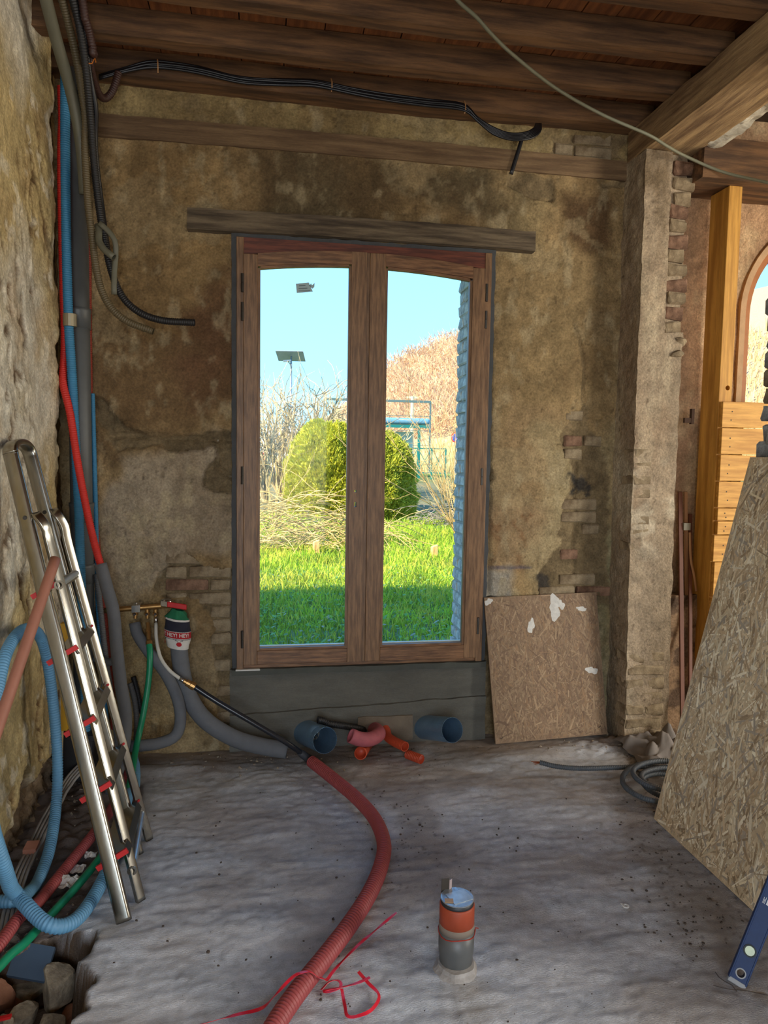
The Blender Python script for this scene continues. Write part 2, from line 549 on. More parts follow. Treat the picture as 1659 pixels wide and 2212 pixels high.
M_PLATE = material('brown wall plate timber', lin(122, 98, 70), rough=0.9, vary=0.3, scale=8, stretch=(0.3, 4, 4), dark=lin(104, 80, 56), bump=0.6, bump_scale=55, fine=0.12)
M_CEMENT = material('dark wet cement', lin(98, 96, 88), rough=0.85, vary=0.3, scale=6, stretch=(0.6, 1, 2), bump=0.5, bump_scale=60, bump_dist=0.006, fine=0.1)
M_BRICK_W = material('whitewashed brick', lin(146, 130, 104), rough=0.95, vary=0.25, scale=14, dark=lin(118, 100, 76), bump=0.8, bump_scale=70, bump_dist=0.006, fine=0.12)
M_BRICK_R = material('worn red brick', lin(130, 100, 80), rough=0.95, vary=0.3, scale=16, dark=lin(104, 76, 58), bump=0.8, bump_scale=70, bump_dist=0.006, fine=0.12)
M_BRICK_G = material('grey facade brick', lin(224, 218, 206), rough=0.95, vary=0.25, scale=16, dark=lin(186, 178, 166), bump=0.6, bump_scale=70, bump_dist=0.006, fine=0.1)
M_BRICK_B = material('grey-blue broken brick', lin(150, 152, 150), rough=0.95, vary=0.3, scale=12, dark=lin(118, 116, 112), bump=0.8, bump_scale=60, bump_dist=0.008, fine=0.1)
M_PINE = material('fresh yellow pine', lin(226, 172, 84), rough=0.6, vary=0.16, scale=9, stretch=(0.4, 3, 5), dark=lin(206, 146, 60), fine=0.05)
M_PINEV = material('fresh yellow pine post', lin(214, 160, 72), rough=0.6, vary=0.16, scale=9, stretch=(5, 3, 0.3), dark=lin(190, 134, 52), fine=0.05)
M_HINGE = material('dark hinge steel', lin(70, 66, 62), rough=0.45, metal=0.8, vary=0.1)
M_BLACKF = material('dark sealing foam', lin(74, 76, 78), rough=0.9, vary=0.2)
M_WHITE = material('white sealing strip', lin(215, 214, 208), rough=0.7, vary=0.06)

# ================================================================== SETTING
# ---- floor: screed with a broken corner and a strip of bare soil along the wall
fx = np.r_[np.arange(-1.02, 2.05, 0.0105), np.linspace(2.08, 5.3, 32)]
fy = np.r_[np.linspace(-2.45, 1.45, 26), np.arange(1.5, 3.78, 0.0095)]
FX, FY = np.meshgrid(fx, fy, indexing='ij')
def floor_poly(pp): return [tuple(PZ(a, b)[:2]) for a, b in pp]
HOLE = floor_poly([(62, 2026), (120, 2008), (203, 2010), (196, 2046), (170, 2076), (192, 2110), (166, 2140), (180, 2172), (150, 2205), (132, 2330), (-260, 2400), (-260, 2080), (-40, 2050)])
SOIL = floor_poly([(215, 1655), (300, 1690), (272, 1830), (150, 1998), (40, 2035), (-300, 2200), (-300, 1900), (60, 1640)])
sd_h = poly_sd(FX, FY, HOLE)+0.016*fbm(FX*16, FY*16, 0, 3, 5)
sd_s = poly_sd(FX, FY, SOIL)+0.02*fbm(FX*9, FY*9, 0, 3, 8)
m_h = sstep(0.008, -0.020, sd_h)
m_s = sstep(0.02, -0.04, sd_s)*(1-m_h)
FZ = 0.006*fbm(FX*2.2, FY*7, 0, 3, 1)+0.0030*fbm(FX*12, FY*30, 0, 4, 2, 0.6)+0.0016*fbm(FX*46, FY*56, 0, 2, 3)
FZ += m_s*(-0.018+0.012*fbm(FX*18, FY*18, 0, 4, 12))
FZ += m_h*(-0.22+0.03*fbm(FX*9, FY*9, 0, 3, 13)+0.02*fbm(FX*26, FY*26, 0, 3, 14))
pil = sstep(0.35, 0.0, np.hypot((FX-2.0)*0.7, FY-3.55))
FZ += pil*0.012*(0.6+fbm(FX*25, FY*25, 0, 3, 9))
FZ -= 0.004
fpx, fpy = proj(np.stack([FX, FY, 0*FX], -1))
C = np.zeros(FX.shape+(3,))+np.array(lin(189, 192, 198))
C *= (1+0.10*fbm(FX*3, FY*9, 0, 4, 21)+0.07*fbm(FX*1.1, FY*1.4, 0, 3, 22)+0.09*fbm(FX*5+FY*2, FY*46, 0, 3, 20)+0.15*fbm(FX*50, FY*50, 0, 3, 19))[..., None]
C = mixc(C, lin(222, 220, 220), 0.5*sstep(0.0, 1.0, fbm(FX*2.2+0.5*FY, FY*7, 0, 6, 23, 0.6)))
C = mixc(C, lin(150, 134, 118), 0.5*sstep(-0.2, 1.0, fbm(FX*1.7, FY*3.0+0.6*FX, 0, 6, 24, 0.6)))
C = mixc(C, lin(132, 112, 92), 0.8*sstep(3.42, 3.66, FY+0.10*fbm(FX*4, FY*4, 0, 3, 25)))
dirt = [(1330, 1600), (1500, 1600), (1440, 1790), (1660, 2010), (1659, 2110), (1500, 2050), (1400, 1870), (1330, 1740)]
m_d = sstep(30, -40, poly_sd(fpx, fpy, dirt)+38*fbm(FX*5, FY*5, 0, 3, 26))
C = mixc(C, lin(132, 120, 108), 0.6*m_d)
trail = [(830, 1650), (930, 1690), (960, 1850), (850, 1990), (820, 1900), (860, 1800), (790, 1700)]
m_t = sstep(30, -30, poly_sd(fpx, fpy, trail)+34*fbm(FX*6, FY*6, 0, 3, 27))
C = mixc(C, lin(140, 130, 122), 0.6*m_t)
C = mixc(C, lin(84, 74, 66), 0.7*sstep(0.72, 0.95, fbm(FX*70, FY*55, 0, 2, 28))*(0.35+0.65*np.maximum(m_d, m_t)))
C = mixc(C, lin(122, 108, 100), 0.95*m_s)
m_hc = sstep(0.016, 0.004, sd_h)
C = mixc(C, np.array(lin(88, 70, 54)), m_hc)
C *= (1+m_hc*0.35*fbm(FX*30, FY*30, 0, 3, 18))[..., None]
C = mixc(C, lin(60, 52, 46), 0.7*m_s*sstep(0.2, 1.0, fbm(FX*30, FY*30, 0, 4, 29, 0.6)))
nI, nJ = FX.shape
I = np.arange(nI*nJ).reshape(nI, nJ)
fq = np.stack([I[:-1, :-1], I[1:, :-1], I[1:, 1:], I[:-1, 1:]], -1).reshape(-1, 4)
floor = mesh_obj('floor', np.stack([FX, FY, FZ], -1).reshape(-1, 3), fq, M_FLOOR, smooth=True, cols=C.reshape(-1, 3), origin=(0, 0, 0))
tag(floor, 'rough grey concrete screed floor with a broken corner', kind='structure')

# ---- far wall with the french window
OX0, OX1, OZ0, OZ1 = -0.165, 1.205, 0.0, 2.648
LB = [(345, 1240), (372, 1212), (400, 1200), (430, 1226), (510, 1226), (512, 1600), (488, 1590), (466, 1500), (472, 1440), (455, 1335), (430, 1275), (385, 1292), (330, 1292)]
CH = [(195, 852), (235, 872), (258, 925), (335, 943), (512, 945), (512, 1062), (442, 1050), (446, 1010), (472, 985), (468, 962), (340, 966), (245, 985), (232, 930), (195, 888)]
RB = [(1225, 905), (1262, 870), (1288, 885), (1285, 930), (1312, 1010), (1312, 1300), (1160, 1300), (1178, 1240), (1215, 1180), (1208, 1120), (1235, 1010), (1210, 958)]
TR1 = [(1090, 380), (1192, 383), (1193, 432), (1150, 422), (1104, 398)]
TR2 = [(1288, 388), (1352, 392), (1352, 416), (1300, 410)]
TR3 = [(1195, 292), (1352, 296), (1352, 350), (1190, 340)]
RS = [(1050, 1290), (1072, 1290), (1072, 1620), (1036, 1620), (1040, 1480)]
RH = [(1040, 1015), (1062, 1012), (1068, 1040), (1040, 1046)]
ZONES = [(LB, 0.020), (CH, 0.032), (RB, 0.016), (TR1, 0.014), (TR2, 0.014), (TR3, 0.02), (RS, 0.03), (RH, 0.03)]
wx = np.arange(-1.08, 1.985, 0.0098)
wz = np.arange(-0.06, 3.46, 0.0098)
wx[np.abs(wx-OX0).argmin()] = OX0; wx[np.abs(wx-OX1).argmin()] = OX1
wz[np.abs(wz-OZ1).argmin()] = OZ1
WX, WZ = np.meshgrid(wx, wz, indexing='ij')
qx, qy = proj(np.stack([WX, 0*WX+WALL_Y, WZ], -1))
nz1 = fbm(WX*9, WZ*9, 0, 4, 31); nz2 = fbm(WX*2.2, WZ*2.2, 0, 4, 32); nz3 = fbm(WX*30, WZ*30, 0, 3, 33)
miss = np.zeros(WX.shape); dep = np.zeros(WX.shape)
for zp, dd in ZONES:
    m = sstep(2.5, -2.5, poly_sd(qx, qy, zp)+11*nz1+3*nz3)
    miss = np.maximum(miss, m); dep = np.maximum(dep, m*dd)
dep += 0.016*sstep(0.03, -0.04, np.abs(WZ-3.0)-0.02)*0
WYd = WALL_Y+dep*(1+0.25*nz3)+0.006*nz2+0.0035*nz1+0.0022*nz3
flake = sstep(0.42, 0.50, fbm(WX*2.6+7, WZ*2.6, 0, 6, 34, 0.55))
WYd += flake*0.004*(1-miss)
crack = np.abs(fbm(WX*2.6+3, WZ*2.0, 0, 4, 35))
ck = sstep(0.014, 0.0, crack)*sstep(0.1, 0.4, fbm(WX*1.5, WZ*1.5, 5, 2, 36))*(1-miss)
WYd += ck*0.012
# base colour of the plaster
C = np.zeros(WX.shape+(3,))+np.array(lin(176, 150, 108))
C *= (1+0.12*nz2+0.08*nz1+0.11*nz3)[..., None]
def patch(C, poly, col, k, soft=40, rag=45, seed=50, f=4.0):
    m = sstep(soft, -soft, poly_sd(qx, qy, poly)+rag*fbm(WX*f, WZ*f, 0, 4, seed))
    return mixc(C, col, k*m)
C = patch(C, [(200, 150), (1360, 280), (1360, 352), (200, 262)], lin(188, 168, 118), 0.7, 12, 14)
C = patch(C, [(210, 300), (500, 320), (480, 760), (210, 800)], lin(172, 142, 96), 0.6, 60)
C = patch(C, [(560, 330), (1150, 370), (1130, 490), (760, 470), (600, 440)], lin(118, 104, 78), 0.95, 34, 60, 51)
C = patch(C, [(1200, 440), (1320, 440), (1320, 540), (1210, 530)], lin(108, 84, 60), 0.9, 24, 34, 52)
C = patch(C, [(1060, 560), (1330, 560), (1330, 860), (1060, 900)], lin(160, 138, 100), 0.7, 70)
C = patch(C, [(200, 720), (505, 700), (505, 930), (240, 930)], lin(136, 110, 78), 0.9, 40, 60, 53)
C = patch(C, [(430, 640), (508, 600), (508, 940), (400, 900)], lin(124, 92, 68), 0.8, 34, 50, 54)
C = patch(C, [(235, 960), (508, 960), (508, 1225), (370, 1200), (330, 1290), (230, 1290)], lin(190, 174, 148), 0.95, 22, 36, 55)
C = patch(C, [(200, 1290), (380, 1300), (470, 1600), (200, 1640)], lin(180, 152, 104), 0.85, 30, 40, 56)
C = patch(C, [(390, 1390), (470, 1390), (470, 1500), (400, 1490)], lin(196, 176, 138), 0.7, 18, 24, 57)
C = patch(C, [(1050, 880), (1200, 900), (1230, 1100), (1180, 1230), (1050, 1230)], lin(176, 150, 112), 0.8, 36, 50, 58)
C = patch(C, [(1050, 1130), (1180, 1120), (1170, 1230), (1050, 1230)], lin(150, 116, 84), 0.85, 22, 36, 59)
C = patch(C, [(1165, 960), (1330, 940), (1330, 1290), (1160, 1290)], lin(186, 170, 130), 0.75, 30, 44, 60)
C = patch(C, [(1050, 1240), (1100, 1240), (1110, 1300), (1050, 1300)], lin(186, 184, 174), 0.8, 12, 20, 61)
C = patch(C, [(1280, 1060), (1330, 1060), (1330, 1610), (1270, 1600)], lin(140, 138, 106), 0.7, 18, 26, 62)
C = patch(C, [(1120, 420), (1200, 440), (1200, 560), (1100, 540)], lin(178, 158, 116), 0.6, 30, 40, 63)
# scratches and pale flakes
C = mixc(C, lin(200, 182, 142), 0.35*flake*(1-miss))
C = mixc(C, lin(112, 88, 60), 0.5*sstep(-0.35, 1.0, fbm(WX*4, WZ*2.2, 0, 6, 64, 0.6))*(1-miss))
C = mixc(C, lin(206, 190, 152), 0.45*sstep(0.25, 1.1, fbm(WX*16, WZ*9, 0, 4, 65, 0.6)))
C = mixc(C, lin(84, 66, 48), 0.45*sstep(0.86, 1.0, fbm(WX*52, WZ*44, 0, 2, 66)))
C *= 0.72*np.array((1.0, 0.985, 0.975))
C = mixc(C, lin(150, 130, 98), 0.5*ck)
mort = np.array(lin(150, 130, 98))*0.66*(1+0.22*nz1[..., None]+0.14*nz3[..., None])
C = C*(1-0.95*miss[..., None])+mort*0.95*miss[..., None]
edge = miss*(1-miss)*4
def near_line(pl, w):
    d = np.full(qx.shape, 1e9)
    for (ax, ay), (bx, by) in zip(pl[:-1], pl[1:]):
        ex, ey = bx-ax, by-ay
        t = np.clip(((qx-ax)*ex+(qy-ay)*ey)/(ex*ex+ey*ey), 0, 1)
        d = np.minimum(d, np.hypot(qx-ax-t*ex, qy-ay-t*ey))
    return sstep(w, 0, d+1.6*fbm(WX*14, WZ*14, 0, 3, 77))
for pl, w, k in (([(1237, 690), (1250, 725), (1263, 790), (1258, 872)], 3.2, 0.9), ([(1248, 1000), (1244, 1060), (1250, 1120), (1240, 1180), (1248, 1290)], 6, 0.85), ([(235, 940), (300, 938), (420, 948), (508, 950)], 12, 0.8), ([(470, 955), (468, 1010), (505, 1035)], 9, 0.8),
                 ([(330, 1292), (345, 1240), (400, 1200), (432, 1228)], 6, 0.6), ([(1060, 620), (1056, 1280)], 7, 0.7), ([(1102, 398), (1150, 424), (1193, 433)], 6, 0.7)):
    m = near_line(pl, w); WYd += 0.020*m; C = mixc(C, np.array(lin(150, 130, 98))*0.72, 0.6*k*m)
m = near_line([(1050, 1226), (1148, 1226)], 3.5); C = mixc(C, lin(60, 66, 96), 0.6*m)
C = patch(C, [(1235, 1028), (1272, 1028), (1268, 1062), (1240, 1062)], lin(60, 58, 56), 0.9, 5, 12, 67, 20)
C = patch(C, [(1165, 1245), (1190, 1245), (1190, 1275), (1168, 1275)], lin(62, 58, 54), 0.9, 5, 12, 68, 20)
cx, cz = (wx[:-1]+wx[1:])/2, (wz[:-1]+wz[1:])/2
KX, KZ = np.meshgrid(cx, cz, indexing='ij')
keep = ~((KX > OX0) & (KX < OX1) & (KZ > OZ0-0.1) & (KZ < OZ1))
nI, nJ = WX.shape
I = np.arange(nI*nJ).reshape(nI, nJ)
wq = np.stack([I[:-1, :-1], I[1:, :-1], I[1:, 1:], I[:-1, 1:]], -1)[keep]
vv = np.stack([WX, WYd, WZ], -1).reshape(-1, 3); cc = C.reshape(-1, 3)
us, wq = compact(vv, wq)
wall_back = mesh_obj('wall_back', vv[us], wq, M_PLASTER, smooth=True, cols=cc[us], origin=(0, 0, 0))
tag(wall_back, 'old plastered wall around the french window, patches of bare brick showing', kind='structure')
wall_back['kind'] = 'structure'

# bricks laid bare in the missing plaster
BR = {}
for nm, L_, mt in (('s', 0.212, M_BRICK_W), ('h', 0.104, M_BRICK_W), ('sr', 0.212, M_BRICK_R), ('hr', 0.104, M_BRICK_R)):
    BR[nm] = [brick_mesh('brick', L_, 0.058, 0.06, mt, 11*k+len(nm), 0.006, 0.0035) for k in range(3)]
rb = random.Random(3)
def lay_bricks(poly, prob=1.0, red=0.3, face=0.004, margin=5.0):
    k = 0
    for row in range(52):
        z = 0.035+row*0.0705
        x = -0.95+(0.0 if row % 2 else -0.11)
        while x < 1.95:
            head = rb.random() < 0.35
            L_ = 0.104 if head else 0.212
            xc = x+L_/2
            px, py = proj(np.array([xc, WALL_Y, z]))
            cs = [proj(np.array([xc+sx*L_*0.46, WALL_Y, z])) for sx in (-1, 1)]
            sd = poly_sd(np.array([px, cs[0][0], cs[1][0]]), np.array([py, cs[0][1], cs[1][1]]), poly)
            if sd[0] < -margin and max(sd[1:]) < margin*1.5 and rb.random() < prob and not (OX0-0.0 < xc+L_/2 and xc-L_/2 < OX1):
                key = ('h' if head else 's')+('r' if rb.random() < red else '')
                place_piece('brick', rb.choice(BR[key]), wall_back, (xc, WALL_Y+0.030+face+rb.uniform(-0.003, 0.004), z+rb.uniform(-0.002, 0.002)), (rb.uniform(-.02, .02), rb.uniform(-.012, .012), rb.uniform(-.02, .02)))
                k += 1
            x += L_+0.011
    return k
rows = 0
while 0.03+rows*0.0705 < 1.05:      # bonded courses running up to the window jamb
    z = 0.03+rows*0.0705; x = OX0-0.004; k = rows % 2; rows += 1
    for q in range(4):
        L_ = (0.104, 0.212)[(k+q) % 2]
        xc = x-L_/2; x -= L_+0.011
        px, py = proj(np.array([xc, WALL_Y, z]))
        if poly_sd(np.array([px]), np.array([py]), LB)[0] < 4 and rb.random() < 0.93:
            key = ('h' if L_ < 0.15 else 's')+('r' if rb.random() < 0.12 else '')
            place_piece('brick', rb.choice(BR[key]), wall_back, (xc, WALL_Y+0.034+rb.uniform(-0.004, 0.005), z+rb.uniform(-0.002, 0.002)), (rb.uniform(-.03, .03), rb.uniform(-.015, .015), rb.uniform(-.03, .03)))
nb = [lay_bricks(RB, 0.85, 0.25, 0.006), lay_bricks(TR1, 1, 0.1, 0.006, 2), lay_bricks(TR2, 1, 0.1, 0.006, 2),
      lay_bricks(TR3, 1, 0.1, 0.006, 3), lay_bricks([(440, 940), (512, 945), (512, 1062), (440, 1050)], 0.5, 0.4, 0.010, 1), lay_bricks(RS, 1, 0.5, 0.010, 1)]

# ---- cement plinth under the window
plinth = thing('cement_plinth', ((OX0+OX1)/2, 3.75, 0), 'dark grey cement sill block under the french window', 'sill')
plinth['kind'] = 'structure'
DUCTS = [(PY(664, 1583, 3.69), PY(702, 1599, 3.47), 0.066), (PY(922, 1571, 3.69), PY(977, 1577, 3.45), 0.064)]
def bored(v, f):
    c = v[f].mean(1); keep = np.ones(len(f), bool)
    for p0, p1, r in DUCTS:
        ax = unit(p1-p0); d = c-p0; h = d@ax
        keep &= ~((np.linalg.norm(d-h[:, None]*ax, axis=1) < r-0.006) & (h > -0.2) & (c[:, 1] < 3.76))
    return f[keep]
v, f = rough_box(OX0-0.01, OX1+0.01, 3.712, 4.02, -0.03, 0.434, 0.012, 0.0035, 71); f = bored(v, f)
mesh_obj('upper_block', v, f, M_CEMENT, plinth, smooth=False)
v, f = rough_box(OX0-0.01, OX1+0.01, 3.694, 3.74, -0.03, 0.215, 0.012, 0.0035, 72); f = bored(v, f)
v[:, 2] += np.where(v[:, 2] > 0.15, (v[:, 0]-0.5)*0.035, 0)
mesh_obj('lower_block', v, f, M_CEMENT, plinth, smooth=False)
v, f = rough_box(OX0, OX1, 3.68, 3.72, 0.408, 0.4385, 0.016, 0.003, 73)
mesh_obj('bedding_mortar', v, f, material('fresh dark mortar', lin(76, 78, 72), rough=0.85, vary=0.25, bump=0.5), plinth)
v, f = rough_box(0.50, 0.80, 3.684, 3.71, 0.02, 0.155, 0.014, 0.003, 74)
mesh_obj('mortar_patch', v, f, material('lighter mortar patch', lin(120, 108, 92), rough=0.9, vary=0.25, bump=0.5), plinth)

# ---- french window
window = thing('window_1', (0.52, 3.7, 0.44), 'oak french window with two arched sashes looking onto the garden', 'window')
window['kind'] = 'structure'
FX0, FX1, FZ0, FZ1 = -0.140, 1.182, 0.440, 2.632
YF, YB = 3.690, 3.752     # frame front / back
def zarch(x): return 2.590-0.048*((x-0.522)/0.63)**2
for x0, x1 in ((FX0, FX0+0.036), (FX1-0.036, FX1)):
    bevel(mesh_obj('frame_jamb', *box(x0, x1, YF, YB, FZ0, FZ1), M_OAK, window), 0.003)
bevel(mesh_obj('frame_sill', *box(FX0+0.036, FX1-0.036, YF+0.012, YB, FZ0, FZ0+0.022), M_OAKH, window), 0.002)
# head board with arched underside
xs = np.linspace(FX0+0.036, FX1-0.036, 25)
V = []; F = []
for i, x in enumerate(xs):
    for y in (YF+0.006, YB):
        V += [(x, y, zarch(x)+0.004), (x, y, FZ1)]
for i in range(len(xs)-1):
    a = i*4; b = a+4
    F += [[a, b, b+1, a+1], [a+2, a+3, b+3, b+2], [a, a+2, b+2, b], [a+1, b+1, b+3, a+3]]
mesh_obj('frame_head', V, F, M_HEAD, window)
def arch_rail(name, xa, xb, zlo, zhi, y0, y1, mat, parent):
    xs = np.linspace(xa, xb, 14); V = []; F = []
    for x in xs:
        for y in (y0, y1): V += [(x, y, zlo(x)), (x, y, zhi(x))]
    for i in range(len(xs)-1):
        a = i*4; b = a+4
        F += [[a, b, b+1, a+1], [a+2, a+3, b+3, b+2], [a, a+2, b+2, b], [a+1, b+1, b+3, a+3]]
    F += [[0, 1, 3, 2], [len(V)-4, len(V)-2, len(V)-1, len(V)-3]]
    return mesh_obj(name, V, F, mat, parent)
YS, YSB, YG = 3.676, 3.736, 3.712
for si, (sx0, gx0, gx1, sx1) in enumerate(((-0.105, -0.035, 0.436, 0.514), (0.531, 0.612, 1.076, 1.147))):
    sash = bpy.data.objects.new('sash', None); COL.objects.link(sash); sash.parent = window
    sash.location = Vector((0, 0, 0)); sash.empty_display_size = 0.05
    for k, (a, b) in enumerate(((sx0, gx0), (gx1, sx1))):
        if si == 0 and k == 1:   # stile bored through for the handle spindle and the key
            mb = MB()
            hx = 0.470
            z0, z1 = FZ0+0.024, zarch((a+b)/2)
            holes = [(1.372, 0.0065, 0.0065), (1.302, 0.0055, 0.013)]
            zs = [z0]+sum([[zc-hz, zc+hz] for zc, hx_, hz in sorted(holes)], [])+[z1]
            for i in range(0, len(zs), 2): mb.add(box(a, b, YS, YSB, zs[i], zs[i+1]))
            for zc, hw, hz in holes:
                mb.add(box(a, hx-hw, YS, YSB, zc-hz, zc+hz)); mb.add(box(hx+hw, b, YS, YSB, zc-hz, zc+hz))
            mb.build('stile', M_OAK, sash)
        else:
            st = mesh_obj('stile', *box(a, b, YS, YSB, FZ0+0.024, zarch((a+b)/2)), M_OAK, sash)
            bevel(st, 0.003)
    bevel(mesh_obj('rail', *box(gx0, gx1, YS+0.001, YSB, FZ0+0.024, 0.536), M_OAKH, sash), 0.003)
    arch_rail('rail', gx0, gx1, lambda x: zarch(x)-0.062, lambda x: zarch(x), YS+0.001, YSB, M_OAKH, sash)
    # glazing beads
    bw = 0.013
    for (a, b, c, d) in ((gx0, gx0+bw, 0.536, zarch(gx0)-0.07), (gx1-bw, gx1, 0.536, zarch(gx1)-0.07)):
        V, F = box(a, b, YS+0.010, YG, c, d)
        mesh_obj('glazing_bead', V, F, M_OAK, sash)
    mesh_obj('glazing_bead', *box(gx0+bw, gx1-bw, YS+0.010, YG, 0.536, 0.549), M_OAKH, sash)
    arch_rail('glazing_bead', gx0+bw, gx1-bw, lambda x: zarch(x)-0.075, lambda x: zarch(x)-0.061, YS+0.010, YG, M_OAKH, sash)
    mesh_obj('pane', *box(gx0+0.004, gx1-0.004, YG, YG+0.004, 0.53, zarch((gx0+gx1)/2)-0.055), M_GLASS, sash)
M_SPACER = material('pale spacer bar', lin(226, 222, 208), rough=0.5, vary=0.04)
for (gx0, gx1) in ((-0.035, 0.436), (0.612, 1.076)):
    for b_ in ((gx0-0.01, gx0+0.006, 0.53, 2.53), (gx1-0.008, gx1+0.01, 0.53, 2.49), (gx0, gx1, 0.53, 0.5535)):
        mesh_obj('spacer_bar', *box(b_[0], b_[1], YG+0.005, YG+0.022, b_[2], b_[3]), M_SPACER, window)
mesh_obj('meeting_strip', *box(0.5145, 0.5305, YS+0.012, YSB, FZ0+0.024, zarch(0.52)), M_OAK, window)
for px, py in ((518, 610), (518, 672), (521, 1027), (516, 1382), (1049, 632), (1047, 690), (1037, 1030), (1029, 1352)):
    p = PY(px, py, YS)
    x = FX0+0.030 if px < 800 else FX1-0.030
    mesh_obj('hinge', *lathe((x, YS+0.004, p[2]-0.045), (0, 0, 1), [(0, 0.0), (0, 0.008), (0.043, 0.008), (0.044, 0.0065), (0.046, 0.0065), (0.047, 0.008), (0.09, 0.008), (0.09, 0.0)], 12), M_HINGE, window, smooth=False)
for x0, x1, z0, z1 in ((FX0-0.024, FX0+0.001, 0.44, OZ1), (FX1-0.001, FX1+0.022, 0.44, OZ1), (FX0-0.024, FX1+0.022, FZ1-0.002, OZ1+0.004)):
    v, f = rough_box(x0, x1, YF+0.012, YB+0.02, z0, z1, 0.012, 0.003, int(x1*100)+400, 20)
    mesh_obj('sealing_foam', v, f, M_BLACKF, window)
mesh_obj('sealing_strip', *box(FX0-0.004, FX0+0.12, YS-0.002, YS+0.02, 0.4345, 0.441), M_WHITE, window)
# paper sticker on the glass
st_c = PY(656, 622, YG-0.002)
def sticker_pts(pts, y): return [PY(a, b, y) for a, b in pts]
M_PAPER = material('grey paper sticker', lin(206, 216, 214), rough=0.8, vary=0.05, translucent=0.5)
stk = mesh_obj('sticker', np.array(sticker_pts([(639, 613), (667, 610), (676, 630), (641, 633)], YG-0.0015)+sticker_pts([(639, 613), (667, 610), (676, 630), (641, 633)], YG-0.0008)),
               [[0, 3, 2, 1], [4, 5, 6, 7], [0, 1, 5, 4], [1, 2, 6, 5], [2, 3, 7, 6], [3, 0, 4, 7]], M_PAPER, window)
tag(stk, 'grey paper sticker with printed lines and a torn corner')
mesh_obj('torn_corner', np.array(sticker_pts([(668, 617), (672, 612), (674, 616), (680, 611), (679, 620), (675, 624)], YG-0.0015)+sticker_pts([(668, 617), (672, 612), (674, 616), (680, 611), (679, 620), (675, 624)], YG-0.0008)),
         [[5, 4, 3, 2, 1, 0], [6, 7, 8, 9, 10, 11]]+[[i, (i+1) % 6, (i+1) % 6+6, i+6] for i in range(6)], M_PAPER, stk)
M_INK = material('grey ink', lin(96, 108, 112), rough=0.8, vary=0.05)
for k, (a, b) in enumerate(((646, 660), (645, 664), (645, 670))):
    y = 617+k*5.5
    p = sticker_pts([(a, y), (b, y-0.9), (b, y+0.5), (a, y+1.3)], YG-0.002)
    mesh_obj('printed_line', np.array(p), [[0, 3, 2, 1]], M_INK, stk)

# ---- timbers in the far wall
v, f = rough_box(-0.375, 1.412, 3.672, 3.80, 2.652, 2.752, 0.018, 0.0025, 81, 12)
v[:, 2] += 0.006*np.sin(v[:, 0]*2.2)
lintel = mesh_obj('lintel', v, f, M_TIMBER, smooth=False)
tag(lintel, 'grey weathered wooden lintel above the french window', 'lintel', kind='structure')
v, f = rough_box(-0.84, 1.935, 3.706, 3.79, 3.063, 3.166, 0.018, 0.0025, 82, 12)
v[:, 2] += 0.02*np.sin((v[:, 0]+0.8)*1.1)*0.4
plate = mesh_obj('wall_plate', v, f, M_PLATE, smooth=False)
tag(plate, 'long brown timber plate set into the wall above the lintel', 'beam', kind='structure')

# ---- side wall with pitted plaster
ly = np.r_[np.linspace(-2.45, 2.1, 40), np.arange(2.12, 3.76, 0.0105)]
lz = np.arange(-0.25, 3.46, 0.0115)
LY, LZ = np.meshgrid(ly, lz, indexing='ij')
n1 = fbm(LY*8, LZ*8, 0, 4, 91); n2 = fbm(LY*2, LZ*2, 0, 3, 92); n3 = fbm(LY*28, LZ*22, 0, 3, 93)
pits = sstep(0.38, 0.66, fbm(LY*26, LZ*13, 0, 4, 94, 0.6))*sstep(-0.3, 0.3, fbm(LY*3, LZ*2, 0, 2, 95))
bare = sstep(-0.012, 0.012, LY-(3.50+0.035*n1+0.02*np.sin(LZ*3)))
low = sstep(0.02, -0.05, LZ-(0.17+0.10*n1+0.12*(LY-2.9)))
LXd = LEFT_X+0.010*n2+0.006*n1+0.003*n3-0.014*pits-0.035*bare*(1+0.3*n3)-0.05*low*(1+0.5*n3)
LXd += 0.02*sstep(3.30, 3.5, LY)*(1-bare)
C = np.zeros(LY.shape+(3,))+np.array(lin(186, 166, 120))
C = mixc(C, lin(212, 207, 194), 0.8*sstep(-0.5, 0.3, fbm(LY*1.6+3, LZ*1.1, 0, 4, 90)))
C *= (1+0.12*n2+0.07*n1)[..., None]
C = mixc(C, lin(158, 130, 90), 0.5*sstep(-0.1, 1.0, fbm(LY*5, LZ*3, 0, 6, 96, 0.6)))
C = mixc(C, lin(92, 68, 46), 0.9*pits)
C = mixc(C, lin(226, 218, 198), 0.5*sstep(0.35, 0.6, fbm(LY*14, LZ*10, 0, 3, 97)))
C = mixc(C, np.array(lin(118, 94, 62)), 0.95*bare)
C = mixc(C, lin(112, 94, 78), 0.9*low)
C = mixc(C, lin(74, 58, 44), 0.5*sstep(0.2, 0.6, n3)*np.maximum(bare, low))
nI, nJ = LY.shape
I = np.arange(nI*nJ).reshape(nI, nJ)
lq = np.stack([I[:-1, :-1], I[:-1, 1:], I[1:, 1:], I[1:, :-1]], -1).reshape(-1, 4)[:, ::-1]
wall_left = mesh_obj('wall_left', np.stack([LXd, LY, LZ], -1).reshape(-1, 3), lq, M_PLASTER, smooth=True, cols=C.reshape(-1, 3), origin=(0, 0, 0))
tag(wall_left, 'pitted cream plaster side wall behind the ladder', kind='structure')

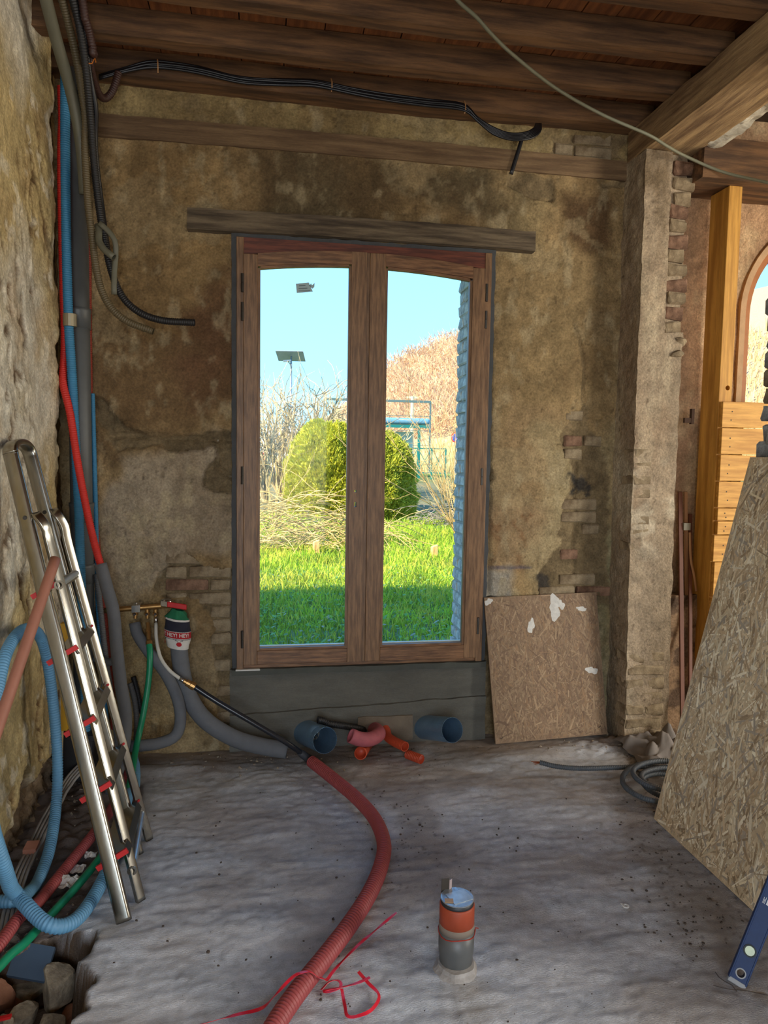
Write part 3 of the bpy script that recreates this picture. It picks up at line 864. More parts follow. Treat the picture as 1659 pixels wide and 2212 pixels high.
# ---- walls the photo does not show, closing the rooms
M_PLAIN = material('dusty plaster', lin(176, 156, 122), rough=0.95, vary=0.25, scale=3, bump=0.4, bump_scale=30)
mb = MB()
for b_ in ((-1.2, -0.9, -2.6, -2.4, 0, 3.5), (0.9, 5.4, -2.6, -2.4, 0, 3.5), (-0.9, 0.9, -2.6, -2.4, 2.55, 3.5)): mb.add(box(*b_))
tag(mb.build('wall_rear', M_PLAIN, origin=(0, 0, 0)), 'dusty plaster wall with a wide doorway', kind='structure')
mb = MB()
for b_ in ((5.15, 5.35, -2.6, -1.15, 0, 3.5), (5.15, 5.35, 0.45, 2.05, 0, 3.5), (5.15, 5.35, 3.35, 3.9, 0, 3.5), (5.15, 5.35, -1.15, 0.45, 2.7, 3.5), (5.15, 5.35, 2.05, 3.35, 2.65, 3.5), (5.15, 5.35, -1.15, 0.45, 0, 0.8), (5.15, 5.35, 2.05, 3.35, 0, 0.85)): mb.add(box(*b_))
tag(mb.build('wall_right', M_PLAIN, origin=(0, 0, 0)), 'dusty plaster wall of the next room with two window openings', kind='structure')

# ---- facade, outer reveals and roof (the roof shades the lawn next to the house)
M_FAC = material('grey mortar facade', lin(176, 170, 160), rough=0.95, vary=0.2, scale=10, bump=0.4)
mb = MB()
YO = 4.07
for b_ in ((-9, -0.075, 3.78, YO, -0.4, 5.5), (1.118, 2.69, 3.80, YO, -0.4, 5.5), (3.73, 9, 3.80, YO, -0.4, 5.5), (-0.075, 1.118, 3.80, YO, 2.64, 5.5), (2.69, 3.73, 3.80, YO, 2.95, 5.5),
           (-0.075, 1.118, 3.80, YO, -0.4, 0.42), (2.69, 3.73, 3.80, YO, -0.4, 1.1)): mb.add(box(*b_))
fac = mb.build('wall_facade', M_FAC, origin=(0, 0, 0))
tag(fac, 'grey brick outer wall around the garden window opening', kind='structure')
GB = {n_: [brick_mesh('brick', L_, 0.056, 0.05, M_BRICK_G, 60+k, 0.006, 0.004) for k in range(3)] for n_, L_ in (('s', 0.205), ('h', 0.098))}
rb = random.Random(9)
for row in range(32):
    z = 0.46+row*0.069
    seq = ('s', 'h') if row % 2 else ('h', 's')
    y = 3.755
    for k in seq:
        L_ = 0.205 if k == 's' else 0.098
        place_piece('brick', rb.choice(GB[k]), fac, (1.118-0.004+0.02+rb.uniform(-.003, .003), y+L_/2, z), (0, rb.uniform(-.02, .02), math.pi/2+rb.uniform(-.015, .015)))
        y += L_+0.012
M_ROOF = material('dark roof slate', lin(82, 84, 90), rough=0.7, vary=0.2)
tag(mesh_obj('roof', *box(-9.3, 9.3, -9.0, 4.30, 5.45, 5.62), M_ROOF, origin=(0, 0, 5.45)), 'dark slab of the house roof with eaves', kind='structure')

# ---- ceiling: boards on joists on the main beam
ceiling = mesh_obj('ceiling', *box(-1.1, 5.3, -2.6, 3.85, 3.452, 3.50), material('dark loft floor', lin(70, 52, 36), rough=0.9), origin=(0, 0, 0))
tag(ceiling, 'dark underside of the loft floor', kind='structure')
rb = random.Random(5)
x = -0.99
while x < 2.25:
    w = rb.choice((0.155, 0.17, 0.185, 0.2))
    o = mesh_obj('plank', *box(x, x+w-0.005, -2.4, 3.75, 3.424+rb.uniform(0, 0.003), 3.45), M_BOARD, ceiling)
    x += w
JB = 3.312
for k, (y0, y1) in enumerate(((3.612, 3.722), (3.285, 3.360), (2.955, 3.028), (2.625, 2.700), (2.29, 2.365), (1.96, 2.03), (1.63, 1.70), (1.30, 1.37), (0.9, 0.97), (0.5, 0.57), (0.1, 0.17), (-0.4, -0.33), (-1.0, -0.93), (-1.6, -1.53), (-2.2, -2.13))):
    v, f = rough_box(-0.98, 2.02, y0, y1, JB, 3.423, 0.03 if k < 5 else 0.2, 0.0022, 110+k, 8, 0.004)
    # the old joists sag and run a little out of true
    v[:, 2] += -0.012*np.sin((v[:, 0]+0.98)/3.0*math.pi)*(v[:, 2] < 3.38)
    j = mesh_obj('ceiling_joist', v, f, M_JOIST)
    lab = ('dark wooden joist lying along the top of the window wall', 'dark wooden joist second from the window wall', 'pale-edged wooden joist third from the window wall', 'wooden joist fourth from the window wall')
    tag(j, lab[k] if k < 4 else 'wooden ceiling joist towards the rear doorway', 'joist', 'ceiling joists', 'structure')
v, f = rough_box(BEAM_X, 2.205, -2.4, 3.70, 3.150, 3.308, 0.03, 0.004, 131, 6, 0.004)
beam = mesh_obj('ceiling_beam', v, f, M_BEAM)
tag(beam, 'heavy weathered oak beam carrying the joists onto the brick pillar', 'beam', kind='structure')
v, f = rough_box(2.19, 2.275, -2.4, 3.62, 3.150, 3.30, 0.018, 0.010, 132, 9, 0.006)
v[:, 2] = np.maximum(v[:, 2], 3.152+0.02*fbm(v[:, 0]*8, v[:, 1]*8, 0, 3, 133))
mesh_obj('plaster_remnant', v, f, material('crumbling grey plaster', lin(196, 190, 174), rough=0.95, vary=0.3, scale=18, bump=0.8), beam)

# ---- brick pillar under the beam
pillar = thing('pillar', (2.05, 3.6, 0), 'whitewashed brick pillar standing under the heavy ceiling beam', 'pillar')
pillar['kind'] = 'structure'
def pillar_cols(v, seed):
    x, y, z = v.T
    c = np.zeros((len(v), 3))+np.array(lin(168, 150, 126))
    n = fbm(x*5+y*5, z*2.2, 0, 4, seed); n_ = fbm(x*14, z*10, y*14, 3, seed+1)
    c *= (1+0.14*n+0.08*n_)[:, None]
    c = mixc(c, lin(118, 100, 76), 0.85*sstep(-0.2, 0.7, fbm(x*9, z*2.6, y*9, 6, seed+2, 0.6))*sstep(2.05, 2.4, z))
    c = mixc(c, lin(212, 196, 166), 0.5*sstep(0.1, 1.0, fbm(x*10, z*3, y*10, 6, seed+3, 0.6)))
    c = mixc(c, lin(150, 122, 96), 0.5*sstep(-0.1, 0.8, fbm(x*3+7, z*1.7, y*3, 4, seed+6)))
    c = mixc(c, lin(204, 192, 168), 0.6*sstep(0.1, 0.5, fbm(x*7, z*7, y*7, 4, seed+4))*sstep(1.8, 1.4, z)*sstep(0.9, 1.2, z))
    c = mixc(c, lin(84, 66, 52), 0.6*sstep(0.7, 0.95, fbm(x*40, z*36, y*40, 2, seed+5)))
    return c*0.85
for nm, b_, sd in (('shaft', (1.93, 2.078, 3.505, 3.74, -0.05, 3.155), 141), ('shaft', (2.07, 2.185, 3.512, 3.74, -0.05, 2.235), 142), ('core', (2.07, 2.185, 3.545, 3.74, 2.20, 3.15), 143)):
    v, f = rough_box(*b_, 0.0125, 0.0055, sd, 11, 0.006)
    v[:, 0] += 0.02*sstep(1.2, 0.0, v[:, 2])
    mesh_obj(nm, v, f, M_PLASTER, pillar, smooth=True, cols=pillar_cols(v, 150))
PB = {n_: [brick_mesh('brick', L_, 0.058, 0.11, mt, 80+k, 0.009, 0.006) for k in range(3)] for n_, L_, mt in (('c', 0.105, M_BRICK_W), ('r', 0.112, M_BRICK_R), ('w', 0.215, M_BRICK_W), ('b', 0.108, M_BRICK_B))}
rb = random.Random(21)
for row in range(12):      # bricks showing through at the arris, mid height
    z = 1.02+row*0.0715
    if 1.02 < z < 1.66 and rb.random() < 0.9:
        place_piece('brick', rb.choice(PB['c']), pillar, (1.93+0.054+rb.uniform(-.003, .003), 3.505+0.0535, z), (0, 0, rb.uniform(-.03, .03)))
for row in range(7):       # bare courses at the foot
    z = 0.045+row*0.0735
    x = 1.945+(0.0 if row % 2 else -0.004)
    for k in (('w',) if row % 2 else ('c', 'c')):
        L_ = 0.215 if k == 'w' else 0.105
        if rb.random() < 0.85:
            place_piece('brick', rb.choice(PB[k]), pillar, (x+L_/2+rb.uniform(-.004, .004), 3.505+0.0505+rb.uniform(-.005, .004), z), (0, rb.uniform(-.02, .02), rb.uniform(-.03, .03)))
        x += L_+0.014
for row in range(12):      # ragged toothing left by the demolished wall
    z = 2.262+row*0.0745
    k = rb.choice(('r', 'c', 'r', 'c', 'c'))
    o = place_piece('brick', rb.choice(PB[k]), pillar, (2.142+rb.uniform(-.008, .014)+0.02*sstep(2.7, 3.1, z), 3.585+rb.uniform(-.012, .006), z), (rb.uniform(-.10, .10), rb.uniform(-.08, .08), rb.uniform(-.14, .14)))
    o.scale = (rb.uniform(0.9, 1.15), 1.0, rb.uniform(1.05, 1.2))
for px, py, s in ((1470, 738, 0.045), (1460, 765, 0.05)):
    p = PY(px, py, 3.52)
    mesh_obj('broken_brick', *rock_vf(p, s, s*0.8, s*0.8, int(px)), M_BRICK_W, pillar)
# iron hinge pin left in the pillar
p = PY(1482, 908, 3.56)
mb = MB().add(box(p[0]-0.02, p[0]+0.034, 3.54, 3.556, p[2]-0.014, p[2]+0.012)).add(box(p[0]+0.018, p[0]+0.034, 3.538, 3.558, p[2]-0.02, p[2]+0.062))
tag(mb.build('hinge_pin', material('rusty iron', lin(72, 52, 40), rough=0.8, metal=0.5), pillar), 'rusty iron hinge pin')

# ---- far wall of the next room, with an arched window
AC, AR, ASZ = 3.21, 0.525, 2.40
ax_ = np.r_[np.arange(1.96, 3.8, 0.0125), np.linspace(3.85, 5.2, 14)]
az_ = np.arange(-0.06, 3.46, 0.0125)
AX, AZ = np.meshgrid(ax_, az_, indexing='ij')
kx, kz = np.meshgrid((ax_[:-1]+ax_[1:])/2, (az_[:-1]+az_[1:])/2, indexing='ij')
inside = (np.abs(kx-AC) < AR) & (kz > 1.1) & ((kz < ASZ) | (np.hypot(kx-AC, kz-ASZ) < AR))
n1 = fbm(AX*8, AZ*8, 0, 4, 161); n2 = fbm(AX*2, AZ*2, 0, 3, 162)
AYd = WALL_Y+0.006*n2+0.003*n1+0.0018*fbm(AX*26, AZ*26, 0, 3, 163)
C = np.zeros(AX.shape+(3,))+np.array(lin(178, 146, 116))
C *= (1+0.14*n2+0.08*n1)[..., None]
C = mixc(C, lin(222, 198, 160), 0.5*sstep(0.1, 1.0, fbm(AX*7, AZ*4, 0, 6, 164, 0.6)))
C = mixc(C, lin(150, 118, 88), 0.5*sstep(0.0, 1.0, fbm(AX*5, AZ*5, 0, 6, 165, 0.6)))
C = mixc(C, lin(140, 116, 92), 0.9*sstep(1.05, 0.95, AZ+0.06*n1))
I = np.arange(AX.size).reshape(AX.shape)
aq = np.stack([I[:-1, :-1], I[1:, :-1], I[1:, 1:], I[:-1, 1:]], -1)[~inside]
vv = np.stack([AX, AYd, AZ], -1).reshape(-1, 3)
us, aq = compact(vv, aq)
wall_annex = mesh_obj('wall_annex', vv[us], aq, M_PLASTER, smooth=True, cols=C.reshape(-1, 3)[us], origin=(0, 0, 0))
tag(wall_annex, 'warm pink plaster wall of the next room around the arched window', kind='structure')
arch = thing('window_2', (AC, 3.74, 1.1), 'round-arched oak window in the next room behind yellow boards', 'window')
arch['kind'] = 'structure'
def arch_band(r0, r1, y0, y1):
    th = np.linspace(0, math.pi, 33)
    pts = [(1.0, 1.1)]+[(math.cos(t), t) for t in th]
    V = []; F = []
    prof = [(AC+1*r, 1.1) for r in (r0, r1)]
    ring = []
    ring.append(((AC+r0, 1.1), (AC+r1, 1.1)))
    for t in th: ring.append(((AC+r0*math.cos(t), ASZ+r0*math.sin(t)), (AC+r1*math.cos(t), ASZ+r1*math.sin(t))))
    ring.append(((AC-r0, 1.1), (AC-r1, 1.1)))
    for a, b in ring:
        V += [(a[0], y0, a[1]), (b[0], y0, b[1]), (b[0], y1, b[1]), (a[0], y1, a[1])]
    for i in range(len(ring)-1):
        k = i*4
        for j in range(4): F.append([k+j, k+(j+1) % 4, k+4+(j+1) % 4, k+4+j])
    return V, F
pe = mesh_obj('plaster_edge', *arch_band(AR+0.030, AR-0.004, 3.706, 3.745), material('pale plaster edge', lin(196, 164, 130), rough=0.95, vary=0.2, bump=0.6), wall_annex)
mesh_obj('frame', *arch_band(AR+0.012, AR-0.05, 3.735, 3.79), material('orange oak arch', lin(176, 112, 60), rough=0.55, vary=0.2, scale=10), arch)
V = [(AC, 3.765, ASZ)]+[(AC+(AR-0.05)*math.cos(t), 3.765, ASZ+(AR-0.05)*math.sin(t)) for t in np.linspace(0, math.pi, 33)]+[(AC-AR+0.05, 3.765, 1.1), (AC+AR-0.05, 3.765, 1.1)]
mesh_obj('pane', V, [[0, i, i+1] for i in range(1, 33)]+[[0, 33, 34], [0, 34, 35], [0, 35, 1]], M_GLASS, arch)
mesh_obj('mullion', *box(AC-0.03, AC+0.03, 3.74, 3.79, 1.1, ASZ+AR-0.04), MATS['orange oak arch'], arch)
# lintel beam of the next room, and a joist stub above it
v, f = rough_box(2.205, 5.2, 3.43, 3.73, 3.005, 3.205, 0.03, 0.004, 171, 7)
tag(mesh_obj('annex_beam', v, f, M_JOIST), 'dark brown beam above the arched window of the next room', 'beam', kind='structure')
v, f = rough_box(2.27, 2.36, 0.2, 3.72, 3.23, 3.42, 0.04, 0.003, 172, 7)
tag(mesh_obj('annex_joist', v, f, M_JOIST), 'dark joist running beside the weathered oak beam', 'joist', kind='structure')
# low masonry block below the arched window side
v, f = rough_box(2.19, 2.47, 3.60, 3.74, -0.02, 0.80, 0.014, 0.006, 173, 10)
tag(mesh_obj('brick_ledge', v, f, M_PLASTER, cols=mixc(np.zeros((len(v), 3))+np.array(lin(160, 132, 104)), lin(112, 92, 76), sstep(0.0, 0.4, fbm(v[:, 0]*9, v[:, 2]*14, 0, 3, 174))), smooth=True), 'low worn brick ledge beside the pillar', 'ledge', kind='structure')

# ---- remaining pier of the demolished partition (the big panel leans on it)
PXF, PYE = 2.052, 2.70
v, f = rough_box(PXF, 2.22, 1.55, PYE-0.05, -0.03, 3.15, 0.03, 0.006, 181, 8)
pier = mesh_obj('wall_partition', v, f, M_PLASTER, cols=mixc(np.zeros((len(v), 3))+np.array(lin(168, 166, 158)), lin(128, 122, 112), sstep(0.0, 0.5, fbm(v[:, 1]*6, v[:, 2]*6, 0, 4, 182))), smooth=True, origin=(0, 0, 0))
tag(pier, 'broken grey brick pier of the removed partition', kind='structure')
rb = random.Random(31)
for row in range(42):
    z = 0.04+row*0.0745
    L_ = rb.choice((0.105, 0.105, 0.2))
    k = 'b' if L_ < 0.15 else 'w'
    o = place_piece('brick', rb.choice(PB[rb.choice(('b', 'b', 'c'))]), pier, (PXF+0.056+rb.uniform(-.003, .006), PYE-0.045+rb.uniform(-.018, .012), z), (0, rb.uniform(-.03, .03), math.pi/2+rb.uniform(-.06, .06)))
    o.scale = (1.0, 1.0, 1.1)
# ================================================================== GARDEN AND BEYOND
def ridge(x):
    return np.interp(x, [-200, -40, 0, 12, 17, 21, 25, 42, 112, 200], [2, 2, 2, 4, 9, 15, 18, 25, 40, 55])
def ground_z(x, y):
    x, y = np.asarray(x, float), np.asarray(y, float)
    z = -0.06+0.80*sstep(9, 32, y)+0.02*fbm(x*0.9, y*0.9, 0, 3, 201)
    z = z+(ridge(x)-0.8)*sstep(62, 150, y)*(1+0.06*fbm(x*0.05, y*0.05, 0, 3, 202))
    z = np.where((y < 3.95) & (y > -2.8) & (np.abs(x) < 9.2), -0.6, z)
    return z
gx = np.r_[np.linspace(-260, -12, 26), np.linspace(-11, -2.2, 30), np.arange(-2, 7, 0.09), np.linspace(7.2, 40, 70), np.linspace(42, 300, 50)]
gy = np.r_[np.linspace(-120, -3, 10), [3.6, 3.94], np.arange(3.96, 14, 0.09), np.linspace(14.2, 40, 70), np.linspace(42, 260, 70)]
GX, GY = np.meshgrid(gx, gy, indexing='ij')
GZ = ground_z(GX, GY)
C = np.zeros(GX.shape+(3,))+np.array((0.105, 0.170, 0.030))
C *= (1+0.25*fbm(GX*1.3, GY*1.3, 0, 4, 203))[..., None]
C = mixc(C, (0.30, 0.30, 0.26), sstep(6.6, 5.3, GY+0.5*fbm(GX*2, GY*2, 0, 4, 204))*0.85)
C = mixc(C, (0.20, 0.16, 0.10), 0.8*sstep(14, 17, GY+1.5*fbm(GX*.6, GY*.6, 0, 3, 205))*sstep(34, 24, GY))
C = mixc(C, (0.68, 0.50, 0.22), sstep(34, 44, GY+2*fbm(GX*.2, GY*.2, 0, 3, 206)))
C = mixc(C, (0.50, 0.33, 0.19), sstep(70, 100, GY+8*fbm(GX*.1, GY*.1, 0, 3, 207)))
I = np.arange(GX.size).reshape(GX.shape)
gq = np.stack([I[:-1, :-1], I[1:, :-1], I[1:, 1:], I[:-1, 1:]], -1).reshape(-1, 4)
M_GROUND = material('garden ground', attr=True, rough=0.95, vary=0.25, scale=5, bump=0.6, bump_scale=20, bump_dist=0.02, fine=0.2, fine_scale=40, spec=0.1)
tag(mesh_obj('ground', np.stack([GX, GY, GZ], -1).reshape(-1, 3), gq, M_GROUND, smooth=True, cols=C.reshape(-1, 3), origin=(0, 0, 0)), 'grassy garden ground rising to a brown wooded hill', kind='structure')

def blades(name, x, y, h, w, lean, cols, mat, label, cat, rng):
    n = len(x)
    z = ground_z(x, y)
    a = rng.uniform(0, 2*math.pi, n); b = rng.uniform(0, 2*math.pi, n)
    dx, dy = np.cos(a)*w/2, np.sin(a)*w/2
    lx, ly = np.cos(b)*lean*h, np.sin(b)*lean*h
    V = np.empty((n, 5, 3))
    V[:, 0] = np.stack([x-dx, y-dy, z-0.01], 1); V[:, 1] = np.stack([x+dx, y+dy, z-0.01], 1)
    V[:, 2] = np.stack([x+dx*.7+lx*.4, y+dy*.7+ly*.4, z+h*.62], 1); V[:, 3] = np.stack([x-dx*.7+lx*.4, y-dy*.7+ly*.4, z+h*.62], 1)
    V[:, 4] = np.stack([x+lx, y+ly, z+h], 1)
    k = np.arange(n)[:, None]*5
    F = np.concatenate([k+[0, 1, 2, 3]], 0).tolist()+np.concatenate([k+[3, 2, 4]], 0).tolist()
    o = mesh_obj(name, V.reshape(-1, 3), F, mat, cols=np.repeat(cols, 5, 0), origin=(0, 0, 0))
    return tag(o, label, cat, kind='stuff')
M_GRASS = material('grass blades', attr=True, rough=0.6, vary=0.15, scale=2, translucent=0.45, spec=0.2)
rg = np.random.default_rng(11)
n = 52000
yy = 4.6+(17.0-4.6)*rg.random(n)**1.25
xx = yy*rg.uniform(-0.22, 0.50, n)-0.3
bare = fbm(xx*1.1, yy*1.1, 0, 3, 211)
kk = rg.random(n) < np.clip(0.25+0.9*sstep(4.8, 7.2, yy+0.9*bare), 0, 1)
xx, yy, bare = xx[kk], yy[kk], bare[kk]; n = len(xx)
hh = rg.uniform(0.04, 0.11, n)*(0.7+0.6*sstep(5, 9, yy))
ww = rg.uniform(0.007, 0.014, n)*(0.8+yy*0.06)
cg = np.array((0.36, 0.50, 0.045))*(1+0.4*rg.uniform(-1, 1, n)+0.35*fbm(xx*1.6, yy*1.6, 0, 3, 215))[:, None]
cg = np.where((rg.random(n) < 0.22+0.5*sstep(0.0, 0.6, fbm(xx*0.9, yy*1.4, 0, 3, 214)))[:, None], np.array((0.62, 0.60, 0.09))*(0.8+0.4*rg.random(n))[:, None], cg)
blades('grass', xx, yy, hh, ww, rg.uniform(0.2, 0.9, n), cg, M_GRASS, 'bright green lawn grass outside the french window', 'grass', rg)
# broad-leaved weeds in the shade of the house
n = 5200
yy = 4.7+5.2*rg.random(n); xx = yy*rg.uniform(-0.2, 0.46, n)-0.2
r_ = rg.uniform(0.014, 0.034, n); a = rg.uniform(0, 6.28, n); tl = rg.uniform(-0.5, 0.9, n)
zz = ground_z(xx, yy)+rg.uniform(0.015, 0.075, n)
d1 = np.stack([np.cos(a), np.sin(a), tl], 1)*r_[:, None]; d2 = np.stack([-np.sin(a), np.cos(a), 0.3*tl], 1)*(r_*0.62)[:, None]
P0 = np.stack([xx, yy, zz], 1)
V = np.stack([P0-d1, P0+d2, P0+d1, P0-d2], 1).reshape(-1, 3)
cw = np.where((rg.random(n) < 0.25)[:, None], np.array((0.34, 0.52, 0.06)), np.array((0.22, 0.40, 0.13))*(1+0.3*rg.uniform(-1, 1, n))[:, None])
cw = np.where((rg.random(n) < 0.10)[:, None], np.array((0.46, 0.46, 0.36)), cw)
o = mesh_obj('weeds', V, (np.arange(n)[:, None]*4+[0, 1, 2, 3]).tolist(), M_GRASS, cols=np.repeat(cw, 4, 0), origin=(0, 0, 0))
tag(o, 'broad-leaved weeds growing in the grass next to the house', 'weeds', kind='stuff')

def twig_mesh(paths, radii, n=4):
    Vs, Fs, k = [], [], 0
    for p, (r0, r1) in zip(paths, radii):
        c = np.asarray(p, float); m = len(c)
        tg = np.gradient(c, axis=0); tg /= np.linalg.norm(tg, axis=1)[:, None]+1e-9
        a = np.where(np.abs(tg[:, 2:3]) < 0.9, np.array([[0, 0, 1.0]]), np.array([[1.0, 0, 0]]))
        u = np.cross(tg, a); u /= np.linalg.norm(u, axis=1)[:, None]+1e-9
        w = np.cross(tg, u)
        rr = np.linspace(r0, r1, m)[:, None, None]
        an = np.arange(n)*2*math.pi/n
        V = c[:, None]+rr*(np.cos(an)[None, :, None]*u[:, None]+np.sin(an)[None, :, None]*w[:, None])
        Vs.append(V.reshape(-1, 3))
        for i in range(m-1):
            for j in range(n):
                q = (j+1) % n
                Fs.append([k+i*n+j, k+i*n+q, k+(i+1)*n+q, k+(i+1)*n+j])
        k += m*n
    return np.concatenate(Vs), Fs
def wander(p0, d, L, m, rng, bend=0.25, lift=0.0):
    p = [np.asarray(p0, float)]; d = unit(d)
    for i in range(m):
        d = unit(d+rng.normal(0, bend, 3)+np.array([0, 0, lift]))
        p.append(p[-1]+d*L/m)
    return np.array(p), d
def bare_shrub(name, base, h, spread, stems, twigs, r, col, seed, label, cat, group=None, lift=0.05, dark=None, twig_len=0.32):
    rng = np.random.default_rng(seed)
    base = np.asarray(base, float)
    t = thing(name, base, label, cat, group)
    paths, radii, tp, trr = [], [], [], []
    for s in range(stems):
        a = rng.uniform(0, 6.28); q = rng.random()**0.6
        d = np.array([math.cos(a)*spread*q, math.sin(a)*spread*q, 1.0])
        L = h*rng.uniform(0.7, 1.05)
        p, dd = wander(base+np.array([math.cos(a), math.sin(a), 0])*0.12*spread*q, d, L, 7, rng, 0.16, lift)
        paths.append(p); radii.append((r, r*0.3))
        for k in range(twigs):
            i = rng.integers(2, 8)
            dv = unit(p[min(i, 7)]-p[min(i, 7)-1])+rng.normal(0, 0.55, 3)
            q2, _ = wander(p[i], dv, L*twig_len*rng.uniform(0.5, 1.2), 4, rng, 0.28, 0.12)
            tp.append(q2); trr.append((r*0.42, r*0.12))
    m = material(name+' bark %d' % seed, col, rough=0.9, vary=0.3, scale=3, dark=dark)
    mesh_obj('branches', *twig_mesh(paths, radii, 5), m, t)
    if tp: 
        tw = mesh_obj('twigs', *twig_mesh(tp, trr, 3), m, t); tw['kind'] = 'stuff'
    return t
# row of pollarded bare shrubs behind the hedge
BARK = (0.54, 0.41, 0.22)
labs = ['bare knotty shrub beside the white van', 'bare twiggy shrub in front of the solar street lamp', 'bare branching shrub just behind the yellow-green hedge',
        'bare shrub with upright shoots behind the hedge top', 'bare crooked shrub at the end of the shrub row', 'bare shrub standing behind the oak meeting stiles']
for k, (px, yb, hh_) in enumerate(((574, 19.5, 2.9), (606, 21.0, 3.2), (650, 20.5, 3.1), (690, 20.0, 3.1), (722, 21.0, 2.9), (758, 20.5, 2.5))):
    x0 = PY(px, 1000, yb)[0]
    bare_shrub('bare_shrub', (x0, yb, float(ground_z(x0, yb))), hh_, 0.46, 18, 13, 0.037, BARK, 300+k, labs[k], 'shrub', 'pollarded shrubs behind the hedge', 0.06, (0.36, 0.29, 0.18))
x0 = PY(592, 1110, 15.0)[0]
bare_shrub('bare_sapling', (x0, 15.0, float(ground_z(x0, 15.0))), 1.9, 0.35, 9, 4, 0.012, (0.52, 0.36, 0.14), 320, 'thin straw-coloured sapling stems behind the brush pile', 'shrub')
x0 = PY(996, 1080, 13.5)[0]
bare_shrub('tall_bare_bush', (x0, 13.5, float(ground_z(x0, 13.5))), 3.3, 0.62, 40, 6, 0.011, (0.46, 0.30, 0.13), 321, 'tall bare bush with long orange shoots beside the brick reveal', 'bush', None, 0.02, None, 0.34)
x0 = PY(948, 1060, 18.0)[0]+0.35
bare_shrub('low_bare_bush', (x0, 18.0, float(ground_z(x0, 18.0))), 2.0, 0.8, 22, 6, 0.011, (0.50, 0.34, 0.15), 322, 'low bare bush between the bus shelter and the tall bush', 'bush')

def brush_pile(name, c, rx, ry, h, n, col, seed, label, r=0.009, L=(0.8, 2.0), keepout=()):
    rng = np.random.default_rng(seed)
    paths, radii = [], []
    for i in range(n):
        q = rng.random()**0.6; a = rng.uniform(0, 6.28)
        x, y = c[0]+rx*q*math.cos(a), c[1]+ry*q*math.sin(a)
        z = float(ground_z(x, y))+h*(1-q*q)*rng.random()+0.03
        th = rng.normal(0.0, 0.7)+(math.pi if rng.random() < 0.5 else 0)
        d = np.array([math.cos(th), math.sin(th)*0.8, rng.uniform(-0.15, 0.75)])
        LL = rng.uniform(*L)
        m = 8; p = [np.array([x, y, z])]; d = unit(d)
        for k in range(m):
            d = unit(d+np.array([0, 0, -0.16])+rng.normal(0, 0.10, 3))
            nx = p[-1]+d*LL/m
            gz = float(ground_z(nx[0], nx[1]))+0.015
            if nx[2] < gz: nx[2] = gz; d[2] = abs(d[2])*0.2
            p.append(nx)
        q_ = np.array(p); rr_ = r*rng.uniform(0.7, 1.4)
        if any((np.hypot(q_[:, 0]-kx_, q_[:, 1]-ky_) < kr_).any() for kx_, ky_, kr_ in keepout): continue
        paths.append(q_); radii.append((rr_, r*0.35))
    v, f = twig_mesh(paths, radii, 4)
    return tag(mesh_obj(name, v, f, material(name+' wood %d' % seed, col, rough=0.8, vary=0.4, scale=5, dark=tuple(c*0.5 for c in col))), label, 'brush pile', kind='stuff')
x0 = PY(640, 1150, 12.4)[0]
brush_pile('brush_pile', (x0+0.25, 12.4), 1.35, 0.8, 1.0, 250, (0.66, 0.46, 0.17), 331, 'heap of cut yellow-brown branches on the lawn before the hedge', 0.0085, keepout=[(*PZ(683, 1182, 0.06)[:2], 0.13)])
x0 = PY(960, 1080, 15.5)[0]
brush_pile('brush_heap', (x0+0.3, 15.6), 1.4, 0.7, 0.5, 200, (0.34, 0.28, 0.22), 332, 'low heap of grey prunings at the foot of the tall bare bush', 0.008, (0.5, 1.3), keepout=[(PY(812, 1090, 16.6)[0]+0.05, 16.6, 0.98)])

